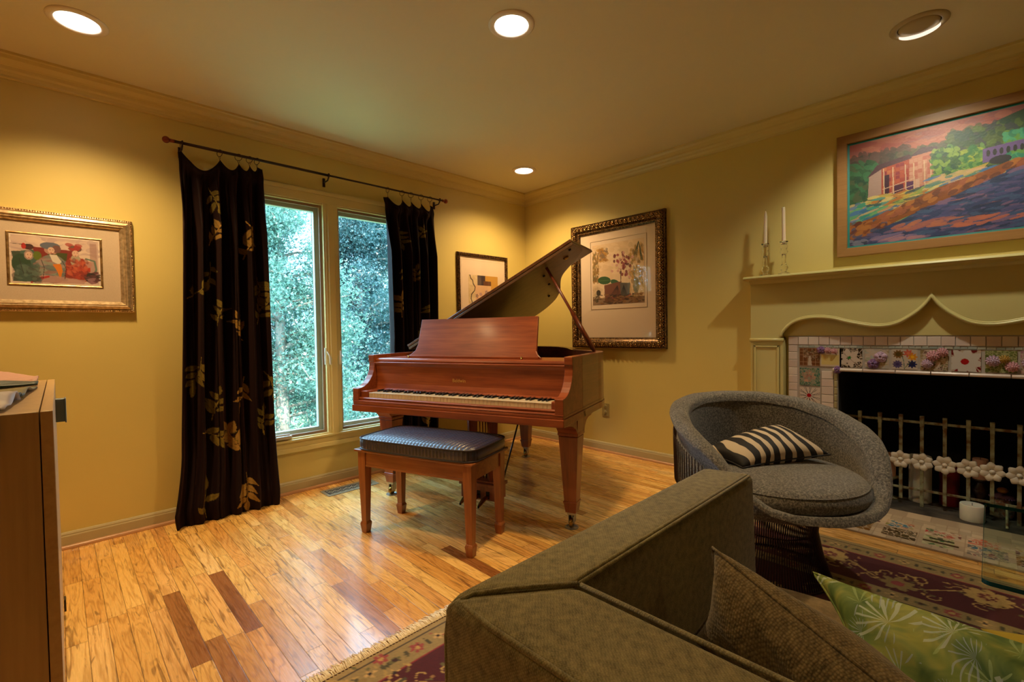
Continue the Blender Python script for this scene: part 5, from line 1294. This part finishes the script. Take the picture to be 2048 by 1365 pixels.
def plan(name, pts, z0, z1, bev, par=sofa, mat=m_sofa):
    return MB().prism([sx_(*p) for p in pts], z0, z1, lambda a, c, h: (a, c, h)).build(name, mat, par, bevel=bev, seg=4)
XO, XI, XE = -2.972, -2.772, -1.890; YO, YI, YE = -2.648, -2.798, -5.15
ARMX = -1.930
o_ = plan('arm', [(XO, YO), (ARMX, YO), (XE, YI), (XI, YI)], .07, SZ, .024)
for v_ in o_.data.vertices:
    if v_.co.x > .4: v_.co.x += .018 if v_.co.z > .3 else .060
plan('backrest', [(XO, YO), (XI, YI), (XI, YE), (XO, YE)], .07, SZ, .022)
plan('corner_gusset', [(XO+.005, YO-.026), (XO+.026, YO-.005), (XI+.012, YI+.014), (XI-.014, YI-.010)], .08, SZ-.010, .008)
plan('seat_base', [(XI+.002, YI-.002), (XE-.0, YI-.002), (XE-.0, YE), (XI+.002, YE)], .07, .235, .015)
# crowned seat cushion
def seatc(a, c):
    pr = [(-.5, .0), (-.5, .2), (-.5, .45), (-.49, .7), (-.46, .92), (-.40, 1.0), (-.2, 1.04), (0, 1.055), (.2, 1.04), (.40, 1.0), (.46, .92), (.49, .7), (.5, .45), (.5, .2), (.5, 0)]
    t_ = c*(len(pr)-1); i = min(int(t_), len(pr)-2); f = t_-i; px = pr[i][0]*(1-f)+pr[i+1][0]*f; pz = pr[i][1]*(1-f)+pr[i+1][1]*f
    e = math.sin(PI*min(1, max(0, a)))**.12 if 0 < a < 1 else .0
    x = (XI+XE)/2+px*(XE-XI-.006); y = YI-.006+(YE-YI+.01)*a
    q = sx_(x, y); return (q[0], q[1], .237+.100*pz*e)
MB().grid(seatc, 60, 57).build('seat_cushion', m_seat, sofa)
pipm = m_sofa
def pipe(pts, r=.0042, nm='piping'):
    P = [sx_(p[0], p[1])+(p[2],) for p in pts]; return MB().tube(P, r, 8).build(nm, pipm, sofa)
e_ = .010
for off in (0, .011):
    pipe([(XI-off*.7, YI+off, SZ+.0005), (-2.4, YI+off, SZ+.0005), (XE-.03, YI+off, SZ+.0005)])
pipe([(XI-.002, YI-.004, SZ+.0005), (XI-.002, -4.0, SZ+.0005), (XI-.002, YE+.02, SZ+.0005)])
pipe([(XO+.026, YO-.022, SZ-.009), (XO+.045, YO-.034, SZ-.001), (XO+.02+.08, YO-.070, SZ+.0008), (XI-.003, YI+.003, SZ+.0008)])
pipe([(XO+.006, YO-.006, .08), (XO+.006, YO-.006, SZ-.07), (XO+.009, YO-.010, SZ-.035), (XO+.018, YO-.020, SZ-.012), (XO+.015, YO-.045, SZ-.006), (XO+.008, YO-.12, SZ-.005), (XO+.006, -4.0, SZ-.005), (XO+.006, YE+.02, SZ-.005)], .005)
for (x, y) in ((-2.90, -2.72), (-2.0, -2.72), (-2.90, -5.05), (-2.0, -5.05)):
    q = sx_(x, y); MB().lathe([(.018, .0097), (.026, .071)], (q[0], q[1], 0), 16).build('foot', m_black, sofa)
# ------------------------------------------------------------------ loose cushions
def pillow(name, label, cat, corners, puff, mat, crown=1.0, ear=.10, n=41, grp=None, skew=0.5, welt=None, wrinkle=.0):
    A, B_, C_, D_ = [Vector(p) for p in corners]; cen = (A+B_+C_+D_)/4
    nrm = (C_-A).cross(D_-B_).normalized()
    o = thing(name, label, cat, tuple(cen), group=grp)
    def mk(sgn):
        def f(a, c):
            P = A*(1-a)*(1-c)+B_*a*(1-c)+C_*a*c+D_*(1-a)*c
            u, v = 2*a-1, 2*c-1
            # sides pulled inwards between the ears
            k = ear*(1-abs(u)**2)*abs(v)**3; k2 = ear*(1-abs(v)**2)*abs(u)**3
            P = P+(cen-P)*(k+k2)
            h = (max(0, (1-u*u))*max(0, (1-v*v)))**.42*puff
            h *= (skew if sgn > 0 else 1-skew)*2
            if wrinkle: h += wrinkle*math.sin(9*u+5*v)*math.sin(3*v*u+2)*(1-u*u)*(1-v*v)*3
            return tuple(P+nrm*sgn*h*crown-cen)
        return f
    b = MB(); b.grid(mk(1), n, n); b.grid(mk(-1), n, n, flip=True)
    ob = b.build('cover', mat, o)
    if welt:
        pts = []
        f = mk(1)
        for k in range(n-1): pts.append(f(k/(n-1), 0))
        for k in range(n-1): pts.append(f(1, k/(n-1)))
        for k in range(n-1): pts.append(f(1-k/(n-1), 1))
        for k in range(n-1): pts.append(f(0, 1-k/(n-1)))
        MB().tube(pts, welt[0], 6, closed=True).build('piping', welt[1], o)
    return o
pillow('throw_pillow', 'large olive knit throw pillow wedged in the sofa corner by the arm', 'pillow', [(-2.42, -2.845, .37), (-2.48, -3.40, .362), (-2.58, -3.46, .435), (-2.450, -2.905, .610)], .085, m_knit, welt=(.0035, m_knit), wrinkle=.004)
# green leaf cushion: procedural print
def leaf_print():
    t = NT('leaf_print'); c = t.coord()
    base = t.ramp(t.noise(c, 11, 3, .6, .8), [(.35, (.05, .12, .030, 1)), (.5, (.17, .25, .06, 1)), (.62, (.34, .36, .08, 1)), (.75, (.10, .22, .08, 1))])
    col = base
    for k, (sc_, ns, th, alp, cc) in enumerate(((9.0, 15, .30, .75, (.50, .60, .50, 1)), (14.0, 9, .55, .6, (.36, .50, .22, 1)), (12.0, 17, .45, .55, (.40, .50, .62, 1)))):
        v = t.n('ShaderNodeTexVoronoi'); v.inputs['Scale'].default_value = sc_; v.inputs['Randomness'].default_value = 1
        cm = t.mapping(c, (1, 1, 1), (.3*k, .5*k, .2), (k*.37, .1, .2*k)); t.l(cm, v.inputs['Vector'])
        sb = t.n('ShaderNodeVectorMath', operation='SUBTRACT'); sc2 = t.n('ShaderNodeVectorMath', operation='SCALE'); t.l(cm, sc2.inputs[0]); sc2.inputs['Scale'].default_value = 1.0
        t.l(sc2.outputs[0], sb.inputs[0]); t.l(v.outputs['Position'], sb.inputs[1])
        sx = t.n('ShaderNodeSeparateXYZ'); t.l(sb.outputs[0], sx.inputs[0])
        ang = t.math('ARCTAN2', sx.outputs[1], t.math('ADD', sx.outputs[2], sx.outputs[0]))
        fan = t.math('SINE', t.math('MULTIPLY_ADD', t.noise(c, 30, 1), 3.0, t.math('MULTIPLY', ang, ns)))
        half = t.math('GREATER_THAN', t.math('SINE', t.math('MULTIPLY_ADD', v.outputs['Distance'], 1.5, ang)), -.35)
        m = t.math('MULTIPLY', t.math('MULTIPLY', t.math('GREATER_THAN', fan, t.math('MULTIPLY_ADD', v.outputs['Distance'], 1.5, th-.3)), t.math('LESS_THAN', v.outputs['Distance'], .52)), half)
        col = t.mix(t.math('MULTIPLY', m, alp), col, cc)
    t.set(color=col, rough=.75); t.bump(t.noise(c, 400, 2), .2, .0008); return t.m
m_leafp = leaf_print()
pillow('throw_pillow', 'green and white fern-print throw pillow at the front of the sofa seat', 'pillow', [(-2.345, -3.13, .372), (-2.42, -3.60, .360), (-2.25, -3.60, .52), (-2.165, -3.025, .492)], .070, m_leafp, ear=.12, welt=(.003, m_leafp), wrinkle=.004)
m_yelf = plain('mustard_fabric', rgb(170, 150, 40), .8)
pillow('throw_pillow', 'mustard yellow pillow edge showing behind the fern-print pillow', 'pillow', [(-2.10, -3.33, .352), (-2.13, -3.80, .352), (-2.03, -3.80, .56), (-1.995, -3.305, .405)], .03, m_yelf, ear=.1)
# ------------------------------------------------------------------ round wire-base armchair
CX, CY = -1.20, -2.640
m_tweed = NT('grey_tweed'); t = m_tweed; c = t.coord(); n = t.noise(t.mapping(c, (1, 1, .6)), 820, 2, .7); n2 = t.noise(c, 140, 2)
t.set(color=t.ramp(t.math('MULTIPLY_ADD', n2, .35, t.math('MULTIPLY', n, .65)), [(.38, (.022, .022, .024, 1)), (.5, (.13, .125, .115, 1)), (.62, (.40, .37, .32, 1))]), rough=.95, sheen=.3, sheenr=.5, spec=.15)
t.bump(n, .6, .002); m_tweed = t.m
m_wire = plain('bronze_wire', (.045, .022, .016, 1), .3, metal=.7)
ch = thing('lounge_chair', 'round grey tweed armchair on a flared dark wire base', 'armchair', (CX, CY, .010))
PH0 = math.radians(50)
KN = [(0, .757), (25, .754), (48, .738), (72, .705), (93, .660), (108, .622), (118, .585), (127, .530), (137, .460), (148, .418), (160, .402), (180, .396)]
def rimz(ph):
    d = abs((math.degrees(ph-PH0)+180) % 360-180)
    for (a, z1), (b_, z2) in zip(KN[:-1], KN[1:]):
        if d <= b_:
            f = (d-a)/(b_-a); f = f*f*(3-2*f)*.35+f*.65; return z1+(z2-z1)*f-.010
    return KN[-1][1]
def rimr(ph):
    d = abs((math.degrees(ph-PH0)+180) % 360-180); return .416
def shell(a, c):
    ph = 2*PI*a; R = rimr(ph); zr = rimz(ph); d = abs((math.degrees(ph-PH0)+180) % 360-180)
    k = max(0, min(1, (135-d)/30)); roll = .030+.012*k
    prof = [(.27, .335), (.33, .338), (.370, .350), (.392, .375), (.384+.012*k+.016*(1-k), .40+.3*(zr-.40)), (R-.022*k-.004, zr-.085*k-.005), (R+.004, zr-.022), (R-.006, zr-.004), (R-roll*.9, zr), (R-roll*1.75, zr-.012), (R-roll*2.05, zr-.034-.01*k), (R-roll*1.9-.0, zr-.052*(.4+.6*k)-.005)]
    inner = [(.338, .40+.35*max(0, zr-.42)), (.332, .375), (.30, .368), (.0001, .368)]
    P = prof+inner
    t_ = c*(len(P)-1); i = min(int(t_), len(P)-2); f = t_-i
    p0 = P[max(i-1, 0)]; p1 = P[i]; p2 = P[i+1]; p3 = P[min(i+2, len(P)-1)]
    r_, z_ = [.5*((2*p1[j])+(-p0[j]+p2[j])*f+(2*p0[j]-5*p1[j]+4*p2[j]-p3[j])*f*f+(-p0[j]+3*p1[j]-3*p2[j]+p3[j])*f**3) for j in (0, 1)]
    return (max(r_, 0)*math.cos(ph), max(r_, 0)*math.sin(ph), z_-.010)
MB().grid(shell, 120, 91, closeu=True).build('upholstered_shell', m_tweed, ch)
# welt line under the roll
pts = []
for k in range(140):
    ph = 2*PI*k/140; d = abs((math.degrees(ph-PH0)+180) % 360-180)
    if d < 150: pts.append((d*(1 if ((math.degrees(ph-PH0)+180) % 360-180) > 0 else -1), ph))
pts.sort(); 
def seatcush(a, c):
    ph = 2*PI*a; P = [(.0001, .0), (.27, .0), (.328, .008), (.343, .030), (.341, .052), (.328, .072), (.30, .088), (.23, .100), (.12, .108), (.0001, .110)]
    t_ = c*(len(P)-1); i = min(int(t_), len(P)-2); f = t_-i; p0 = P[max(i-1, 0)]; p1 = P[i]; p2 = P[i+1]; p3 = P[min(i+2, len(P)-1)]
    r_, z_ = [.5*((2*p1[j])+(-p0[j]+p2[j])*f+(2*p0[j]-5*p1[j]+4*p2[j]-p3[j])*f*f+(-p0[j]+3*p1[j]-3*p2[j]+p3[j])*f**3) for j in (0, 1)]
    fx_ = math.cos(ph-PH0-PI)
    return (max(0, r_)*math.cos(ph)+.03*math.cos(PH0+PI)*1.0, max(0, r_)*math.sin(ph)+.03*math.sin(PH0+PI), z_+.364)
MB().grid(seatcush, 96, 37, closeu=True).build('seat_cushion', m_tweed, ch)
MB().tube([(.332*math.cos(2*PI*k/90)+.03*math.cos(PH0+PI), .332*math.sin(2*PI*k/90)+.03*math.sin(PH0+PI), .364+.070) for k in range(90)], .003, 6, closed=True).build('seat_piping', m_tweed, ch)
# wire base: rods from the floor ring in to the waist, out under the seat; back rods climb to the rim
b = MB()
NR = 132
for k in range(NR):
    ph = 2*PI*k/NR; tw = .10
    def pt(r_, z_, dphi): return (r_*math.cos(ph+dphi), r_*math.sin(ph+dphi), z_)
    b.tube([pt(.225, .004, 0), pt(.195, .10, .02), pt(.176, .20, .05), pt(.182, .265, .08), pt(.225, .305, .10), pt(.30, .325, .12)], .0023, 5)
b.build('base_rods', m_wire, ch)
b = MB()
for k in range(NR):
    ph = 2*PI*k/NR; d = abs((math.degrees(ph-PH0)+180) % 360-180)
    if d > 118: continue
    zr = rimz(ph); pr = []
    for (r_, z_) in ((.26, .318), (.32, .312), (.378, .330), (.400, .372), (.403, .40+.35*(zr-.40)), (.404, max(.38, zr-.115))): pr.append((r_*math.cos(ph+.12), r_*math.sin(ph+.12), z_))
    b.tube(pr, .0023, 5)
b.build('back_rods', m_wire, ch)
b = MB()
for (r_, z_, q) in ((.225, .005, .005), (.172, .20, .003), (.20, .288, .003), (.30, .325, .004)): b.torus((0, 0, z_), r_, q, 'z', 64, 6)
b.build('base_rings', m_wire, ch)
# zebra pillow on the chair
m_zeb = NT('zebra_print'); t = m_zeb; c = t.coord()
sx = t.n('ShaderNodeSeparateXYZ'); t.l(t.mapping(c, (1, 1, 1), (.1, .2, .50)), sx.inputs[0])
nz = t.noise(t.mapping(c, (1, 1, 1)), 5.0, 1, .4); nf = t.noise(t.mapping(c, (1, 1, 1), (0, 0, .50)), 15.0, 1, .4)
phs = t.math('MULTIPLY_ADD', nz, 11.0, t.math('MULTIPLY', sx.outputs[0], 118.0))
val = t.math('ADD', t.math('SINE', phs), t.math('MULTIPLY_ADD', nf, 2.6, -1.35))
t.set(color=t.ramp(t.math('MULTIPLY_ADD', val, .5, .5), [(.48, (.012, .010, .010, 1)), (.53, (.60, .49, .35, 1))]), rough=.7); t.bump(t.noise(c, 500, 2), .2, .0008); m_zeb = t.m
pillow('throw_pillow', 'black and cream zebra-striped pillow on the grey round armchair', 'pillow', [(-1.335, -2.375, .500), (-1.375, -2.585, .482), (-1.035, -2.830, .515), (-.935, -2.60, .600)], .060, m_zeb, ear=.10, skew=.62, welt=(.0035, plain('black_cord', (.012, .01, .01, 1), .6)))
# ------------------------------------------------------------------ glass coffee table
m_tg = NT('table_glass'); t = m_tg
fr = t.n('ShaderNodeFresnel'); fr.inputs[0].default_value = 1.5
gl = t.n('ShaderNodeBsdfGlossy'); gl.inputs['Roughness'].default_value = .0
tr = t.n('ShaderNodeBsdfTransparent'); tr.inputs[0].default_value = (.84, .93, .89, 1)
mx = t.n('ShaderNodeMixShader'); gb = t.n('ShaderNodeNewGeometry'); t.l(t.math('MULTIPLY', fr.outputs[0], t.math('SUBTRACT', 1, gb.outputs['Backfacing'])), mx.inputs[0]); t.l(tr.outputs[0], mx.inputs[1]); t.l(gl.outputs[0], mx.inputs[2]); t.l(mx.outputs[0], t.out.inputs[0]); m_tg = t.m
m_te = plain('glass_edge', (.004, .050, .045, 1), .08, spec=.8)
TX0, TX1, TY0, TY1 = -1.646, -.865, -3.303, -4.55
tb = thing('glass_coffee_table', 'clear glass coffee table with green edge at the right of the room', 'coffee table', ((TX0+TX1)/2, (TY0+TY1)/2, .0095))
hx_, hy_ = (TX1-TX0)/2, (TY0-TY1)/2; ZT = .368
def rrect(hx_, hy_, r_, n=6):
    P = []
    for cx, cy, a0 in ((hx_-r_, hy_-r_, 0), (-hx_+r_, hy_-r_, PI/2), (-hx_+r_, -hy_+r_, PI), (hx_-r_, -hy_+r_, 1.5*PI)):
        for k in range(n+1): a = a0+PI/2*k/n; P.append((cx+r_*math.cos(a), cy+r_*math.sin(a)))
    return P
P = rrect(hx_-.0008, hy_-.0008, .02)
MB().prism(P, ZT-.0115, ZT-.0005, lambda a, c, h: (a, c, h)).build('glass_top', m_tg, tb)
P = rrect(hx_, hy_, .02); Pi = rrect(hx_-.0012, hy_-.0012, .019)
b = MB(); n = len(P)
vs = [(x, y, z) for z in (ZT-.012, ZT) for x, y in P]+[(x, y, z) for z in (ZT-.012, ZT) for x, y in Pi]
fs = []
for i in range(n):
    j = (i+1) % n; fs += [(i, j, n+j, n+i), (2*n+i, 3*n+i, 3*n+j, 2*n+j), (n+i, n+j, 3*n+j, 3*n+i), (i, 2*n+i, 2*n+j, j)]
b.add(vs, fs); b.build('glass_edge', m_te, tb)
for y in (-.15, -.48): MB().box((-.22, y-.006, .0), (.22, y+.006, ZT-.0125)).build('glass_leg', m_te, tb, bevel=.001)
# ------------------------------------------------------------------ side cabinet
m_maple = wood('maple_veneer', [(.25, (.34, .20, .085, 1)), (.5, (.47, .30, .135, 1)), (.8, (.56, .37, .17, 1))], 1, .6, .4, .15, False)
m_maplez = wood('maple_upright', [(.25, (.30, .18, .08, 1)), (.5, (.41, .26, .12, 1)), (.8, (.50, .33, .155, 1))], 2, .6, .4, .15, False)
cb = thing('sideboard', 'pale maple sideboard with square metal pull at the left edge', 'cabinet', (-3.80, -1.29, 0))
def cl(x, y, z): return (x+3.80, y+1.29, z)
MB().box(cl(-4.02, -1.848, .06), cl(-3.4765, -.732, .920)).build('carcass', m_maplez, cb, bevel=.0015)
MB().box(cl(-4.0, -1.80, .0), cl(-3.50, -.77, .06)).build('plinth', m_black, cb)
for y0, y1 in ((-1.848, -1.238), (-1.235, -.732)):
    MB().box(cl(-3.4745, y0, .075), cl(-3.4535, y1, .920)).build('door', m_maple, cb, bevel=.0015)
m_pull = plain('blue_steel_pull', (.16, .22, .27, 1), .4, metal=.5)
hd = MB().box(cl(-3.4525, -1.335, .826), cl(-3.4320, -1.300, .896)).box(cl(-3.4320, -1.345, .824), cl(-3.4285, -1.295, .898)); hd.build('pull_handle', m_pull, cb, bevel=.001)
MB().box(cl(-3.4525, -.84, .03), cl(-3.446, -.80, .075)).build('door_stop', m_black, cb)
# folded runner on top of the cabinet
m_cl = [plain('pink_silk', rgb(176, 134, 116), .6), plain('olive_brocade', rgb(110, 96, 40), .7), plain('dark_teal_trim', rgb(40, 58, 58), .5), plain('grey_silk', rgb(160, 150, 150), .5), plain('green_cloth', rgb(84, 100, 66), .7)]
rn = thing('folded_cloth', 'folded pink, olive and teal patchwork cloth lying on the maple sideboard', 'cloth', (-3.62, -1.3, .921))
def strip(name, pts0, pts1, z, mat, amp=.006, th=.004, seed=0):
    """band between two polylines over the sideboard top"""
    def f(a, c):
        def at(P):
            t_ = a*(len(P)-1); i = min(int(t_), len(P)-2); q = t_-i; return [P[i][j]*(1-q)+P[i+1][j]*q for j in range(len(P[i]))]
        p, q = at(pts0), at(pts1); x = p[0]*(1-c)+q[0]*c; y = p[1]*(1-c)+q[1]*c
        zz = z+amp*(math.sin(9*a+5*c+seed)*.5+math.sin(23*a*(1+.1*c)+seed*2+7*c)*.35+.6)*math.sin(PI*min(1, max(0, c)))**.5
        return (x+3.62, y+1.3, zz)
    return MB().grid(f, 40, 14).build(name, mat, rn, solid=th)
def edge(sh): return [(-3.500-sh, -.80), (-3.505-sh, -1.15), (-3.52-sh, -1.5), (-3.545-sh, -1.83)]
strip('cloth_band', [(-4.00, -.765), (-3.75, -.760), (-3.497, -.775)], [(-4.0, -1.12), (-3.75, -1.10), (-3.494, -1.10)], .012, m_cl[0], .030)
strip('cloth_trim', [(-4.0, -1.09), (-3.75, -1.08), (-3.492, -1.07)], [(-4.0, -1.24), (-3.75, -1.22), (-3.491, -1.20)], .015, m_cl[2], .012)
strip('cloth_band', [(-4.0, -1.21), (-3.75, -1.20), (-3.493, -1.18)], [(-4.0, -1.58), (-3.75, -1.56), (-3.512, -1.52)], .006, m_cl[1], .012, seed=2)
strip('cloth_trim', [(-4.0, -1.56), (-3.75, -1.54), (-3.509, -1.50)], [(-4.0, -1.64), (-3.75, -1.62), (-3.515, -1.58)], .011, m_cl[2], .010, seed=1)
strip('cloth_band', [(-4.0, -1.62), (-3.75, -1.60), (-3.514, -1.57)], [(-4.0, -1.83), (-3.75, -1.83), (-3.530, -1.80)], .006, m_cl[3], .020, seed=4)
MB().grid(lambda a, c: (-4.0+3.62+a*.462, -1.76+1.3-.098*min(1, c*2.4)+.003*math.sin(9*a), .004+.003*(c < .4)-max(0, c-.42)*.26*(1-.4*a)), 14, 16).build('hanging_end', m_cl[4], rn, solid=.003)
